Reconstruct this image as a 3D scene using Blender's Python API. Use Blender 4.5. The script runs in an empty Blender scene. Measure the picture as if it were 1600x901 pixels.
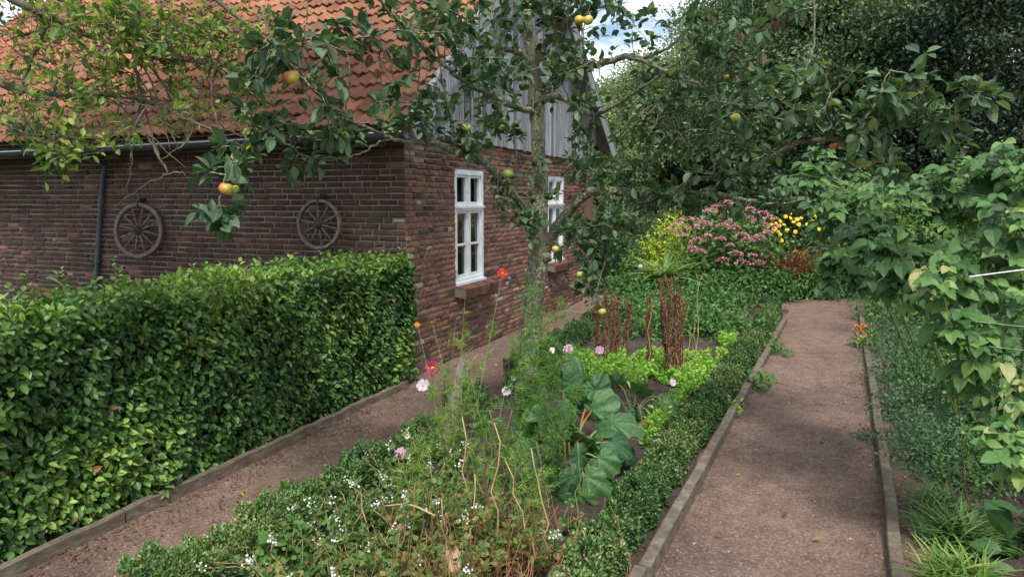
import bpy, math, random
import numpy as np
from mathutils import Vector

# ------------------------------------------------------------------ camera, light, exposure
F = 1080.0
PITCH = math.atan(138 / 1080)
H = 1.75
S = bpy.context.scene
COL = S.collection
cd = bpy.data.cameras.new('camera'); cam = bpy.data.objects.new('camera', cd); COL.objects.link(cam)
cam.location = (0, 0, H); cam.rotation_euler = (math.pi / 2 - PITCH, 0, 0)
cd.sensor_width = 36; cd.lens = F / 1600 * 36; cd.clip_start = .05; cd.clip_end = 2000
S.camera = cam

SUN_EL = math.radians(58); SUN_AZ = math.radians(178)      # azimuth clockwise from +Y; high behind the viewer
sd = Vector((math.sin(SUN_AZ) * math.cos(SUN_EL), math.cos(SUN_AZ) * math.cos(SUN_EL), math.sin(SUN_EL)))
ld = bpy.data.lights.new('sun', 'SUN'); sun = bpy.data.objects.new('sun', ld); COL.objects.link(sun)
ld.energy = 2.7; ld.angle = math.radians(14); ld.color = (1, .95, .86)
sun.rotation_euler = sd.to_track_quat('Z', 'Y').to_euler()

wd = bpy.data.worlds.new('World'); S.world = wd; wd.use_nodes = True
nt = wd.node_tree; nt.nodes.clear()
wo = nt.nodes.new('ShaderNodeOutputWorld'); bg = nt.nodes.new('ShaderNodeBackground')
sky = nt.nodes.new('ShaderNodeTexSky'); sky.sky_type = 'NISHITA'; sky.sun_disc = False
sky.sun_elevation = SUN_EL; sky.sun_rotation = SUN_AZ; sky.air_density = 1.0; sky.dust_density = 1.5
tc = nt.nodes.new('ShaderNodeTexCoord'); mp = nt.nodes.new('ShaderNodeMapping'); mp.inputs['Scale'].default_value = (1, 1, 2.2)
mp.inputs['Location'].default_value = (.50, .1, .3)
nz = nt.nodes.new('ShaderNodeTexNoise'); nz.inputs['Scale'].default_value = 6.0; nz.inputs['Detail'].default_value = 8
cr = nt.nodes.new('ShaderNodeValToRGB'); cr.color_ramp.elements[0].position = .41; cr.color_ramp.elements[1].position = .54
mx = nt.nodes.new('ShaderNodeMix'); mx.data_type = 'RGBA'
mx.inputs['B'].default_value = (8.2, 8.6, 9.2, 1)
L = nt.links.new
L(tc.outputs['Generated'], mp.inputs['Vector']); L(mp.outputs[0], nz.inputs['Vector']); L(nz.outputs['Fac'], cr.inputs['Fac'])
L(cr.outputs[0], mx.inputs['Factor']); L(sky.outputs[0], mx.inputs['A']); L(mx.outputs['Result'], bg.inputs['Color'])
bg.inputs['Strength'].default_value = .115
L(bg.outputs[0], wo.inputs['Surface'])
S.view_settings.view_transform = 'Standard'; S.view_settings.look = 'None'
S.view_settings.exposure = 0.75; S.view_settings.gamma = 1
S.render.engine = 'CYCLES'
S.cycles.max_bounces = 7; S.cycles.diffuse_bounces = 3; S.cycles.glossy_bounces = 3
S.cycles.transmission_bounces = 4; S.cycles.transparent_max_bounces = 6
S.cycles.use_denoising = True
S.cycles.use_adaptive_sampling = True; S.cycles.adaptive_threshold = .02

R = np.random.default_rng(7)
random.seed(7)

# ------------------------------------------------------------------ measuring helpers (photo pixel -> point of the place)
def ray(px, py):
    x = (px - 800) / F; y = (450.5 - py) / F
    return np.array([x, math.cos(PITCH) + y * math.sin(PITCH), -math.sin(PITCH) + y * math.cos(PITCH)])
def G(px, py, z=0.0):
    d = ray(px, py); t = (z - H) / d[2]
    return np.array([0, 0, H]) + d * t
def W(px, py, Y):
    d = ray(px, py); return np.array([0, 0, H]) + d * (Y / d[1])

# ------------------------------------------------------------------ mesh helpers
class Geo:
    def __init__(s): s.V = []; s.P = []; s.n = 0; s.r = []; s.m = []
    def add(s, V, polys, rnd=0.5, mid=0.0, mat=0):
        V = np.asarray(V, float).reshape(-1, 3); k = len(V)
        s.V.append(V)
        for p in polys:
            p = np.asarray(p, int)
            if p.ndim == 1: p = p[None]
            s.P.append((p + s.n, mat))
        s.r.append(np.broadcast_to(np.asarray(rnd, float), (k,))); s.m.append(np.broadcast_to(np.asarray(mid, float), (k,)))
        s.n += k
    def box(s, c, ax, h, rnd=.5, mat=0):
        """box: centre, three axes (rows), half sizes"""
        c = np.asarray(c, float); ax = np.asarray(ax, float); q = []
        for k in (-1, 1):
            for j in (-1, 1):
                for i in (-1, 1): q.append(c + ax[0] * i * h[0] + ax[1] * j * h[1] + ax[2] * k * h[2])
        s.add(q, [[[0, 2, 3, 1], [4, 5, 7, 6], [0, 1, 5, 4], [2, 6, 7, 3], [0, 4, 6, 2], [1, 3, 7, 5]]], rnd, 0, mat)
    def tube(s, pts, rad, sides=6, rnd=.5, mat=0, cap=True, rough=0.0):
        pts = np.asarray(pts, float); n = len(pts); rad = np.broadcast_to(np.asarray(rad, float), (n,))
        t = np.gradient(pts, axis=0); t /= np.linalg.norm(t, axis=1)[:, None] + 1e-9
        a = np.array([0., 0, 1]) if abs(t[0][2]) < .9 else np.array([1., 0, 0])
        V = []
        x = np.cross(t[0], a); x /= np.linalg.norm(x)
        th = np.arange(sides) * 2 * math.pi / sides
        for i in range(n):
            x = x - t[i] * (x @ t[i]); x /= np.linalg.norm(x) + 1e-9
            y = np.cross(t[i], x)
            rr = rad[i] * (1 + (R.uniform(-rough, rough, sides) if rough else 0))
            V.append(pts[i] + (np.cos(th) * rr)[:, None] * x + (np.sin(th) * rr)[:, None] * y)
        V = np.concatenate(V); q = []
        for i in range(n - 1):
            for j in range(sides):
                k = (j + 1) % sides; q.append([i * sides + j, i * sides + k, (i + 1) * sides + k, (i + 1) * sides + j])
        P = [q]
        if cap: P += [[list(range(sides))[::-1]], [list(range((n - 1) * sides, n * sides))]]
        s.add(V, P, rnd, 0, mat)
    def inst(s, tpl, pos, d, nrm, sc, rnd, mat=0):
        """many leaves: template (verts, polys, mid) at positions with axis d and normal nrm"""
        tv, tp, tm = tpl; N = len(pos)
        if N == 0: return
        d = d / (np.linalg.norm(d, axis=1)[:, None] + 1e-9)
        nn = nrm - d * np.sum(nrm * d, 1)[:, None]; nn /= np.linalg.norm(nn, axis=1)[:, None] + 1e-9
        x = np.cross(d, nn); sc = np.asarray(sc, float)
        if sc.ndim == 0: sc = np.full(N, sc)
        V = pos[:, None] + sc[:, None, None] * (tv[None, :, 0:1] * x[:, None] + tv[None, :, 1:2] * d[:, None] + tv[None, :, 2:3] * nn[:, None])
        k = len(tv); off = (np.arange(N) * k)[:, None, None]
        polys = [(np.asarray(p)[None] + off).reshape(-1, len(p[0])) for p in tp]
        s.add(V.reshape(-1, 3), polys, np.repeat(rnd, k), np.tile(tm, N), mat)
    def build(s, name, mats, parent=None, origin=None, smooth=False):
        V = np.concatenate(s.V)
        if parent is not None: o0 = np.array(parent['_o']) if '_o' in parent else np.array(parent.location)
        else: o0 = np.array(origin if origin is not None else (0, 0, 0), float)
        me = bpy.data.meshes.new(name)
        V = V - o0
        me.vertices.add(len(V)); me.vertices.foreach_set('co', V.astype(np.float32).ravel())
        loops = np.concatenate([p.ravel() for p, _ in s.P]); cnt = np.concatenate([np.full(len(p), p.shape[1]) for p, _ in s.P])
        mi = np.concatenate([np.full(len(p), m) for p, m in s.P])
        me.loops.add(len(loops)); me.loops.foreach_set('vertex_index', loops.astype(np.int32))
        me.polygons.add(len(cnt)); st = np.concatenate([[0], np.cumsum(cnt)[:-1]])
        me.polygons.foreach_set('loop_start', st.astype(np.int32))
        try: me.polygons.foreach_set('loop_total', cnt.astype(np.int32))
        except Exception: pass
        me.polygons.foreach_set('material_index', mi.astype(np.int32))
        me.polygons.foreach_set('use_smooth', np.full(len(cnt), smooth))
        for nm, a in (('rnd', s.r), ('mid', s.m)):
            at = me.attributes.new(nm, 'FLOAT', 'POINT'); at.data.foreach_set('value', np.concatenate(a).astype(np.float32))
        for m in (mats if isinstance(mats, (list, tuple)) else [mats]): me.materials.append(m)
        me.update(calc_edges=True)
        o = bpy.data.objects.new(name, me); COL.objects.link(o)
        if parent is not None: o.parent = parent
        else: o.location = o0
        return o

def thing(name, label, cat, loc=(0, 0, 0), group=None):
    o = bpy.data.objects.new(name, None); COL.objects.link(o); o.empty_display_size = .1
    o.location = [float(v) for v in loc]; return tag(o, label, cat, group)
def tag(o, label, cat, group=None, kind=None):
    if label: o['label'] = label
    if cat: o['category'] = cat
    if group: o['group'] = group
    if kind: o['kind'] = kind
    return o
def struct(o): o['kind'] = 'structure'; return o
def stuff(o, label, cat): return tag(o, label, cat, None, 'stuff')
def kids(o): return list(o.children)
def dup(root, loc, rotz=0, sc=1, label=None):
    r = root.copy(); COL.objects.link(r); r.location = [float(v) for v in loc]; r.rotation_euler = (0, 0, rotz); r.scale = (sc, sc, sc)
    if label: r['label'] = label
    def rec(a, b):
        for ch in kids(a):
            if ch == b: continue
            c = ch.copy(); COL.objects.link(c); c.parent = b; rec(ch, c)
    rec(root, r); return r

def unit(v): v = np.asarray(v, float); return v / (np.linalg.norm(v, axis=-1, keepdims=True) + 1e-9)
def rs(n): return unit(R.normal(size=(n, 3)))

# leaf templates: y is the leaf axis, length 1
def leaf(w=.55, fold=.25, droop=.15, n=3, serr=0.0, peak=.45):
    V = [(0, 0, 0)]; M = [1.0]
    for i in range(1, n):
        y = i / n; hw = w / 2 * math.sin(math.pi * y ** (math.log(.5) / math.log(peak))) ** .8
        yy = y - (serr if i % 2 else 0)
        V += [(-hw, yy, fold * hw - droop * y * y), (0, y, -droop * y * y), (hw, yy, fold * hw - droop * y * y)]; M += [0, 1, 0]
    V.append((0, 1, -droop)); M.append(.6); t = len(V) - 1
    tri = [[0, 2, 1], [0, 3, 2]]; quad = []
    for i in range(n - 2):
        a = 1 + 3 * i; b = a + 3
        quad += [[a, a + 1, b + 1, b], [a + 1, a + 2, b + 2, b + 1]]
    a = 1 + 3 * (n - 2); tri += [[a, a + 1, t], [a + 1, a + 2, t]]
    return np.array(V, float), [tri] + ([quad] if quad else []), np.array(M)
def fleaf(w=.5, fold=.3):     # four-point folded leaf for small foliage
    return np.array([(0, 0, 0), (-w / 2, .5, fold * w / 2), (0, 1, -.05), (w / 2, .5, fold * w / 2)]), [[[0, 3, 2], [0, 2, 1]]], np.array([1, 0, 1, 0.])
APPLE = leaf(.62, .35, .2, 4); HORN = leaf(.6, .25, .12, 4, peak=.42); PLUM = leaf(.5, .3, .1, 3); RASP = leaf(.68, .34, .32, 8, .045, .4)
BOXL = fleaf(.6); SMALL = fleaf(.55); ROUND = leaf(.85, .2, .15, 3); LANCE = leaf(.28, .3, .25, 4, peak=.4)
NEEDLE = (np.array([(-.045, 0, 0), (.045, 0, 0), (0, 1, -.08)]), [[[0, 1, 2]]], np.zeros(3))
STRAP = leaf(.09, .5, .55, 6, peak=.35)
PETAL = (np.array([(0, 0, 0), (-.24, .55, .03), (-.2, .95, -.02), (0, 1, .02), (.2, .95, -.02), (.24, .55, .03)]), [[[0, 5, 4, 3, 2, 1]]], np.array([1, .3, 0, 0, 0, .3]))
TRIL = (np.array([(0, 0, 0), (-.3, .45, .05), (0, 1, 0), (.3, .5, .05)]), [[[0, 3, 2, 1]]], np.zeros(4))

# ------------------------------------------------------------------ materials
def mat(name, build):
    m = bpy.data.materials.new(name); m.use_nodes = True; t = m.node_tree; t.nodes.clear()
    out = t.nodes.new('ShaderNodeOutputMaterial'); build(t, out); return m
def N(t, k, **kw):
    n = t.nodes.new('ShaderNode' + k)
    for a, b in kw.items(): setattr(n, a, b)
    return n
def ramp(t, fac, stops):
    r = N(t, 'ValToRGB'); e = r.color_ramp.elements
    while len(e) < len(stops): e.new(.5)
    for i, (p, c) in enumerate(stops): e[i].position = p; e[i].color = (*c, 1)
    t.links.new(fac, r.inputs['Fac']); return r.outputs['Color']
def noise(t, scale, detail=4, rough=.55, vec=None, dist=0):
    n = N(t, 'TexNoise'); n.inputs['Scale'].default_value = scale; n.inputs['Detail'].default_value = detail
    n.inputs['Roughness'].default_value = rough; n.inputs['Distortion'].default_value = dist
    if vec is None: vec = N(t, 'TexCoord').outputs['Object']
    t.links.new(vec, n.inputs['Vector']); return n
def mapping(t, sc=(1, 1, 1), rot=(0, 0, 0)):
    c = N(t, 'TexCoord'); m = N(t, 'Mapping'); m.inputs['Scale'].default_value = sc; m.inputs['Rotation'].default_value = rot
    t.links.new(c.outputs['Object'], m.inputs['Vector']); return m.outputs[0]
def mixc(t, fac, a, b, mode='MIX'):
    m = N(t, 'Mix', data_type='RGBA', blend_type=mode)
    for s, v in (('Factor', fac), ('A', a), ('B', b)):
        if isinstance(v, (int, float)): m.inputs[s].default_value = v
        elif isinstance(v, tuple): m.inputs[s].default_value = (*v, 1)
        else: t.links.new(v, m.inputs[s])
    return m.outputs['Result']
def bsdf(t, out, col, rough=.7, bump=None, bdist=.01, bstr=.6, spec=.4):
    p = N(t, 'BsdfPrincipled'); p.inputs['Roughness'].default_value = rough; p.inputs['Specular IOR Level'].default_value = spec
    if isinstance(col, tuple): p.inputs['Base Color'].default_value = (*col, 1)
    else: t.links.new(col, p.inputs['Base Color'])
    if bump is not None:
        b = N(t, 'Bump'); b.inputs['Distance'].default_value = bdist; b.inputs['Strength'].default_value = bstr
        t.links.new(bump, b.inputs['Height']); t.links.new(b.outputs[0], p.inputs['Normal'])
    t.links.new(p.outputs[0], out.inputs['Surface']); return p
def attr(t, n): a = N(t, 'Attribute', attribute_name=n); return a.outputs['Fac']

def leafmat(name, stops, trans=.3, rough=.5, vein=.35, spec=.35, tint=(1.15, 1.3, .55), crinkle=0):
    def b(t, out):
        c = ramp(t, attr(t, 'rnd'), stops)
        nz_ = noise(t, 3.0, 2)
        c = mixc(t, nz_.outputs['Fac'], mixc(t, 1.0, c, (.72, .78, .8), 'MULTIPLY'), mixc(t, 1.0, c, (1.25, 1.2, 1.1), 'MULTIPLY'))
        if vein:
            pw = N(t, 'Math', operation='POWER'); t.links.new(attr(t, 'mid'), pw.inputs[0]); pw.inputs[1].default_value = 7
            ml = N(t, 'Math', operation='MULTIPLY'); t.links.new(pw.outputs[0], ml.inputs[0]); ml.inputs[1].default_value = vein
            c = mixc(t, ml.outputs[0], c, (.2, .3, .1))
        p = bsdf(t, out, c, rough, spec=spec, bump=noise(t, crinkle, 4, .6).outputs['Fac'] if crinkle else None, bdist=.012, bstr=1)
        tr = N(t, 'BsdfTranslucent'); t.links.new(mixc(t, 1.0, c, tint, 'MULTIPLY'), tr.inputs['Color'])
        ms = N(t, 'MixShader'); ms.inputs[0].default_value = trans
        t.links.new(p.outputs[0], ms.inputs[1]); t.links.new(tr.outputs[0], ms.inputs[2]); t.links.new(ms.outputs[0], out.inputs['Surface'])
    return mat(name, b)
M = {}
M['apple_leaf'] = leafmat('apple_leaf', [(0, (.034, .070, .040)), (.45, (.055, .108, .056)), (.8, (.090, .160, .078)), (.93, (.15, .21, .13)), (1, (.24, .26, .10))], .28)
M['plum_leaf'] = leafmat('plum_leaf', [(0, (.05, .11, .035)), (.4, (.11, .19, .05)), (.75, (.23, .32, .075)), (1, (.48, .46, .13))], .4)
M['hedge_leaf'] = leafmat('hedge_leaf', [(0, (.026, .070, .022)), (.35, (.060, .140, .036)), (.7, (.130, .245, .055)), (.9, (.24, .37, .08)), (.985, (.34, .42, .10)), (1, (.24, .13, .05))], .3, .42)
M['box_leaf'] = leafmat('box_leaf', [(0, (.024, .066, .026)), (.5, (.056, .128, .038)), (.8, (.115, .215, .055)), (.93, (.20, .28, .09)), (1, (.36, .31, .17))], .2, .4, 0)
M['rasp_leaf'] = leafmat('rasp_leaf', [(0, (.030, .080, .028)), (.5, (.065, .155, .045)), (.85, (.125, .25, .068)), (.96, (.22, .34, .09)), (1, (.36, .36, .16))], .3, .5, .25)
M['salad_leaf'] = leafmat('salad_leaf', [(0, (.12, .25, .035)), (.5, (.24, .44, .07)), (1, (.42, .62, .15))], .35, .5, .1)
M['herb_leaf'] = leafmat('herb_leaf', [(0, (.035, .10, .03)), (.5, (.065, .165, .045)), (1, (.13, .27, .07))], .3, .55, .1)
M['blue_herb'] = leafmat('blue_herb', [(0, (.035, .085, .050)), (.5, (.070, .150, .080)), (1, (.13, .24, .12))], .25, .6, .1)
M['fern_leaf'] = leafmat('fern_leaf', [(0, (.07, .17, .035)), (.6, (.14, .29, .06)), (.85, (.26, .36, .09)), (1, (.45, .42, .14))], .35, .6, 0)
M['rhubarb_leaf'] = leafmat('rhubarb_leaf', [(0, (.035, .095, .042)), (.6, (.062, .150, .062)), (1, (.10, .21, .07))], .22, .42, .7, crinkle=26)
M['withered'] = leafmat('withered_leaf', [(0, (.22, .10, .03)), (1, (.50, .38, .08))], .3, .6, .3)
M['brown_leaf'] = leafmat('brown_leaf', [(0, (.075, .035, .022)), (1, (.15, .075, .045))], .15, .7, .2)
M['buck_leaf'] = leafmat('buck_leaf', [(0, (.045, .11, .03)), (.5, (.085, .18, .045)), (.8, (.16, .21, .055)), (.93, (.27, .23, .075)), (1, (.24, .10, .05))], .3, .55, .15)
M['tree_light'] = leafmat('tree_light', [(0, (.09, .135, .06)), (.5, (.15, .215, .09)), (1, (.27, .34, .15))], .3, .6, 0)
M['tree_mid'] = leafmat('tree_mid', [(0, (.045, .085, .045)), (.5, (.085, .140, .066)), (1, (.17, .24, .11))], .25, .6, 0)
M['tree_dark'] = leafmat('tree_dark', [(0, (.024, .044, .034)), (.6, (.048, .078, .054)), (1, (.10, .14, .09))], .2, .6, 0)
M['hyd_leaf'] = leafmat('hyd_leaf', [(0, (.045, .11, .035)), (.6, (.09, .19, .055)), (1, (.19, .31, .09))], .25, .5, .1)
M['strap_leaf'] = leafmat('strap_leaf', [(0, (.10, .20, .05)), (.5, (.19, .32, .09)), (1, (.36, .46, .18))], .3, .45, 0)
M['yellow_shrub'] = leafmat('yellow_shrub', [(0, (.22, .34, .04)), (1, (.60, .62, .06))], .3, .6, 0)
def petalmat(name, a, b_, tr=.3):
    return leafmat(name, [(0, a), (1, b_)], tr, .6, 0, tint=(1, 1, 1))
M['white_petal'] = petalmat('white_petal', (.70, .72, .66), (.86, .86, .82))
M['pink_petal'] = petalmat('pink_petal', (.56, .26, .52), (.74, .46, .68))
M['pale_petal'] = petalmat('pale_petal', (.66, .50, .70), (.80, .70, .82))
M['magenta_petal'] = petalmat('magenta_petal', (.34, .008, .07), (.50, .02, .12))
M['hyd_petal'] = petalmat('hydrangea_petal', (.60, .14, .27), (.86, .42, .52))
M['red_petal'] = petalmat('red_petal', (.45, .02, .02), (.7, .08, .03))
M['orange_petal'] = petalmat('orange_petal', (.75, .16, .02), (.85, .34, .03))
M['yellow_petal'] = petalmat('yellow_petal', (.80, .50, .01), (.90, .68, .03))
M['seed_brown'] = leafmat('seed_brown', [(0, (.085, .038, .024)), (.5, (.21, .10, .062)), (1, (.45, .28, .17))], .1, .8, 0, tint=(1, 1, 1))
M['red_grass'] = petalmat('red_grass', (.28, .07, .06), (.45, .16, .12))
M['straw'] = mat('straw', lambda t, o: bsdf(t, o, ramp(t, noise(t, 9).outputs['Fac'], [(.3, (.28, .18, .08)), (.7, (.52, .38, .20))]), .8))
M['red_stem'] = mat('red_stem', lambda t, o: bsdf(t, o, ramp(t, noise(t, 9).outputs['Fac'], [(.3, (.22, .075, .045)), (.7, (.42, .22, .12))]), .7))
M['green_stem'] = mat('green_stem', lambda t, o: bsdf(t, o, ramp(t, noise(t, 6).outputs['Fac'], [(.3, (.09, .17, .04)), (.7, (.20, .25, .08))]), .6))
M['dark_stem'] = mat('dark_stem', lambda t, o: bsdf(t, o, ramp(t, noise(t, 6).outputs['Fac'], [(.3, (.06, .05, .03)), (.7, (.13, .11, .06))]), .7))
M['red_stalk'] = mat('red_stalk', lambda t, o: bsdf(t, o, ramp(t, noise(t, 8).outputs['Fac'], [(.3, (.12, .20, .05)), (.7, (.32, .08, .05))]), .45))

def _bark(t, out):
    n1 = noise(t, 14, 6, .65); n2 = noise(t, 55, 3, .6)
    v = N(t, 'TexVoronoi'); v.inputs['Scale'].default_value = 38; t.links.new(N(t, 'TexCoord').outputs['Object'], v.inputs['Vector'])
    base = ramp(t, n1.outputs['Fac'], [(.3, (.055, .052, .034)), (.5, (.12, .115, .072)), (.7, (.21, .21, .135))])
    lic = ramp(t, n2.outputs['Fac'], [(.50, (0, 0, 0)), (.60, (1, 1, 1))])
    big = ramp(t, noise(t, 5, 3).outputs['Fac'], [(.38, (0, 0, 0)), (.55, (1, 1, 1))])
    c = mixc(t, mixc(t, 1.0, lic, big, 'MULTIPLY'), base, (.36, .38, .25))
    bsdf(t, out, c, .85, n1.outputs['Fac'], .02, .9)
M['bark'] = mat('lichened_bark', _bark)
def _twig(t, out):
    n1 = noise(t, 20, 4); bsdf(t, out, ramp(t, n1.outputs['Fac'], [(.3, (.06, .048, .034)), (.7, (.17, .145, .10))]), .8, n1.outputs['Fac'], .004)
M['twig'] = mat('twig_bark', _twig)
M['dark_bark'] = mat('dark_bark', lambda t, o: bsdf(t, o, ramp(t, noise(t, 6, 5).outputs['Fac'], [(.3, (.025, .022, .018)), (.7, (.075, .065, .05))]), .9))

def _brick(t, out):
    c = ramp(t, attr(t, 'rnd'), [(0, (.060, .040, .034)), (.08, (.100, .057, .045)), (.25, (.150, .076, .054)), (.6, (.205, .098, .066)), (.85, (.255, .128, .084)), (.96, (.165, .105, .085)), (1, (.31, .25, .21))])
    n1 = noise(t, 9, 6, .65); n2 = noise(t, 60, 4, .6); n3 = noise(t, 1.3, 3)
    c = mixc(t, 1.0, c, ramp(t, n1.outputs['Fac'], [(.3, (.62, .63, .66)), (.7, (1.28, 1.24, 1.20))]), 'MULTIPLY')
    c = mixc(t, 1.0, c, ramp(t, n3.outputs['Fac'], [(.3, (.80, .80, .82)), (.7, (1.15, 1.12, 1.1))]), 'MULTIPLY')
    wh = ramp(t, n2.outputs['Fac'], [(.66, (0, 0, 0)), (.74, (.5, .5, .5))])
    c = mixc(t, wh, c, (.36, .31, .27))
    bsdf(t, out, c, .88, n2.outputs['Fac'], .006, .8, .25)
M['brick'] = mat('old_brick', _brick)
def _mortar(t, out):
    n1 = noise(t, 6, 6, .6); bsdf(t, out, ramp(t, n1.outputs['Fac'], [(.3, (.10, .080, .068)), (.7, (.25, .205, .175))]), .95, noise(t, 80, 3).outputs['Fac'], .006)
M['mortar'] = mat('mortar', _mortar)
def _tile(t, out):
    c = ramp(t, attr(t, 'rnd'), [(0, (.135, .062, .042)), (.25, (.235, .096, .055)), (.6, (.31, .132, .072)), (.88, (.39, .180, .100)), (1, (.17, .095, .068))])
    n1 = noise(t, 5, 6, .65); n2 = noise(t, 40, 4); n3 = noise(t, .7, 3)
    c = mixc(t, 1.0, c, ramp(t, n1.outputs['Fac'], [(.3, (.66, .66, .66)), (.7, (1.2, 1.2, 1.2))]), 'MULTIPLY')
    c = mixc(t, ramp(t, n2.outputs['Fac'], [(.56, (0, 0, 0)), (.72, (.55, .55, .55))]), c, (.11, .085, .06))
    c = mixc(t, ramp(t, n3.outputs['Fac'], [(.42, (0, 0, 0)), (.62, (.5, .5, .5))]), c, (.16, .085, .055))
    bsdf(t, out, c, .85, n2.outputs['Fac'], .004, .6, .25)
M['tile'] = mat('clay_pantile', _tile)
def _grey(t, out):
    v = mapping(t, (1, 1, .06)); n1 = noise(t, 40, 5, .65, v); n2 = noise(t, 3, 4)
    c = ramp(t, n1.outputs['Fac'], [(.3, (.13, .132, .138)), (.5, (.26, .265, .278)), (.7, (.42, .43, .445))])
    c = mixc(t, 1.0, c, ramp(t, attr(t, 'rnd'), [(0, (.55, .53, .52)), (.5, (.9, .9, .9)), (1, (1.2, 1.2, 1.22))]), 'MULTIPLY')
    bsdf(t, out, c, .85, n1.outputs['Fac'], .006, .7, .3)
M['grey_wood'] = mat('weathered_boards', _grey)
def _brownwood(t, out):
    n1 = noise(t, 18, 5, .65, mapping(t, (1, 1, .15))); bsdf(t, out, ramp(t, n1.outputs['Fac'], [(.3, (.065, .038, .024)), (.7, (.20, .125, .085))]), .85, n1.outputs['Fac'], .006)
M['brown_wood'] = mat('brown_wood', _brownwood)
def _wheelwood(t, out):
    n1 = noise(t, 26, 5, .65); bsdf(t, out, ramp(t, n1.outputs['Fac'], [(.3, (.085, .066, .052)), (.7, (.23, .19, .155))]), .85, n1.outputs['Fac'], .005)
M['wheel_wood'] = mat('old_wheel_wood', _wheelwood)
def _kerb(t, out):
    n1 = noise(t, 30, 6, .65, mapping(t, (.35, .35, 1))); n2 = noise(t, 2.2, 4); n3 = noise(t, 9, 4)
    c = ramp(t, n1.outputs['Fac'], [(.3, (.075, .060, .045)), (.5, (.145, .120, .092)), (.7, (.24, .205, .16))])
    c = mixc(t, ramp(t, n2.outputs['Fac'], [(.48, (0, 0, 0)), (.7, (.45, .45, .45))]), c, (.085, .075, .045))
    c = mixc(t, ramp(t, n3.outputs['Fac'], [(.55, (0, 0, 0)), (.68, (.6, .6, .6))]), c, (.10, .070, .055))
    bsdf(t, out, c, .9, n1.outputs['Fac'], .008, .8, .25)
M['kerb'] = mat('edging_wood', _kerb)
M['white_paint'] = mat('white_paint', lambda t, o: bsdf(t, o, ramp(t, noise(t, 7, 4).outputs['Fac'], [(.3, (.52, .54, .55)), (.6, (.70, .715, .73))]), .4))
M['iron'] = mat('iron', lambda t, o: bsdf(t, o, ramp(t, noise(t, 30, 4).outputs['Fac'], [(.3, (.02, .02, .022)), (.7, (.06, .05, .045))]), .6))
M['gutter'] = mat('gutter_zinc', lambda t, o: bsdf(t, o, ramp(t, noise(t, 5, 4).outputs['Fac'], [(.3, (.028, .030, .034)), (.7, (.060, .064, .070))]), .5))
M['gutter_rim'] = mat('gutter_rim', lambda t, o: bsdf(t, o, (.42, .43, .44), .45))
M['pipe'] = mat('pipe_grey_blue', lambda t, o: bsdf(t, o, ramp(t, noise(t, 9, 4).outputs['Fac'], [(.3, (.045, .062, .075)), (.7, (.085, .11, .125))]), .5))
M['dark_in'] = mat('dark_interior', lambda t, o: bsdf(t, o, (.03, .028, .025), .9))
M['cord'] = mat('white_cord', lambda t, o: bsdf(t, o, (.78, .80, .80), .5))
M['wire'] = mat('green_wire', lambda t, o: bsdf(t, o, (.22, .30, .24), .5))
def _glass(t, out):
    fr = N(t, 'Fresnel'); fr.inputs[0].default_value = 1.9
    g = N(t, 'BsdfGlossy'); g.inputs['Roughness'].default_value = .03; g.inputs['Color'].default_value = (.9, .95, .95, 1)
    n = noise(t, 2.5, 2); b = N(t, 'Bump'); b.inputs['Distance'].default_value = .004; t.links.new(n.outputs['Fac'], b.inputs['Height'])
    t.links.new(b.outputs[0], g.inputs['Normal'])
    tr = N(t, 'BsdfTransparent'); tr.inputs[0].default_value = (.75, .8, .78, 1)
    m = N(t, 'MixShader'); t.links.new(fr.outputs[0], m.inputs[0]); t.links.new(tr.outputs[0], m.inputs[1]); t.links.new(g.outputs[0], m.inputs[2])
    t.links.new(m.outputs[0], out.inputs['Surface'])
M['glass'] = mat('window_glass', _glass)
def applemat(name, a, b_, c_):
    def f(t, out):
        g = N(t, 'TexCoord'); sp = N(t, 'SeparateXYZ'); t.links.new(g.outputs['Normal'], sp.inputs[0])
        n = noise(t, 12, 3); ad = N(t, 'Math', operation='MULTIPLY_ADD'); t.links.new(sp.outputs['X'], ad.inputs[0]); ad.inputs[1].default_value = -.35
        t.links.new(n.outputs['Fac'], ad.inputs[2])
        c = ramp(t, ad.outputs[0], [(.25, a), (.5, b_), (.75, c_)])
        c = mixc(t, ramp(t, noise(t, 160, 2).outputs['Fac'], [(.62, (0, 0, 0)), (.7, (.4, .4, .4))]), c, (.45, .38, .18))
        bsdf(t, out, c, .35)
    return mat(name, f)
M['apple_red'] = applemat('apple_red', (.42, .40, .07), (.56, .33, .07), (.55, .16, .05))
M['apple_yellow'] = applemat('apple_yellow', (.34, .42, .07), (.50, .46, .08), (.60, .36, .07))
M['apple_green'] = applemat('apple_green', (.24, .36, .07), (.34, .42, .08), (.42, .40, .08))
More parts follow.
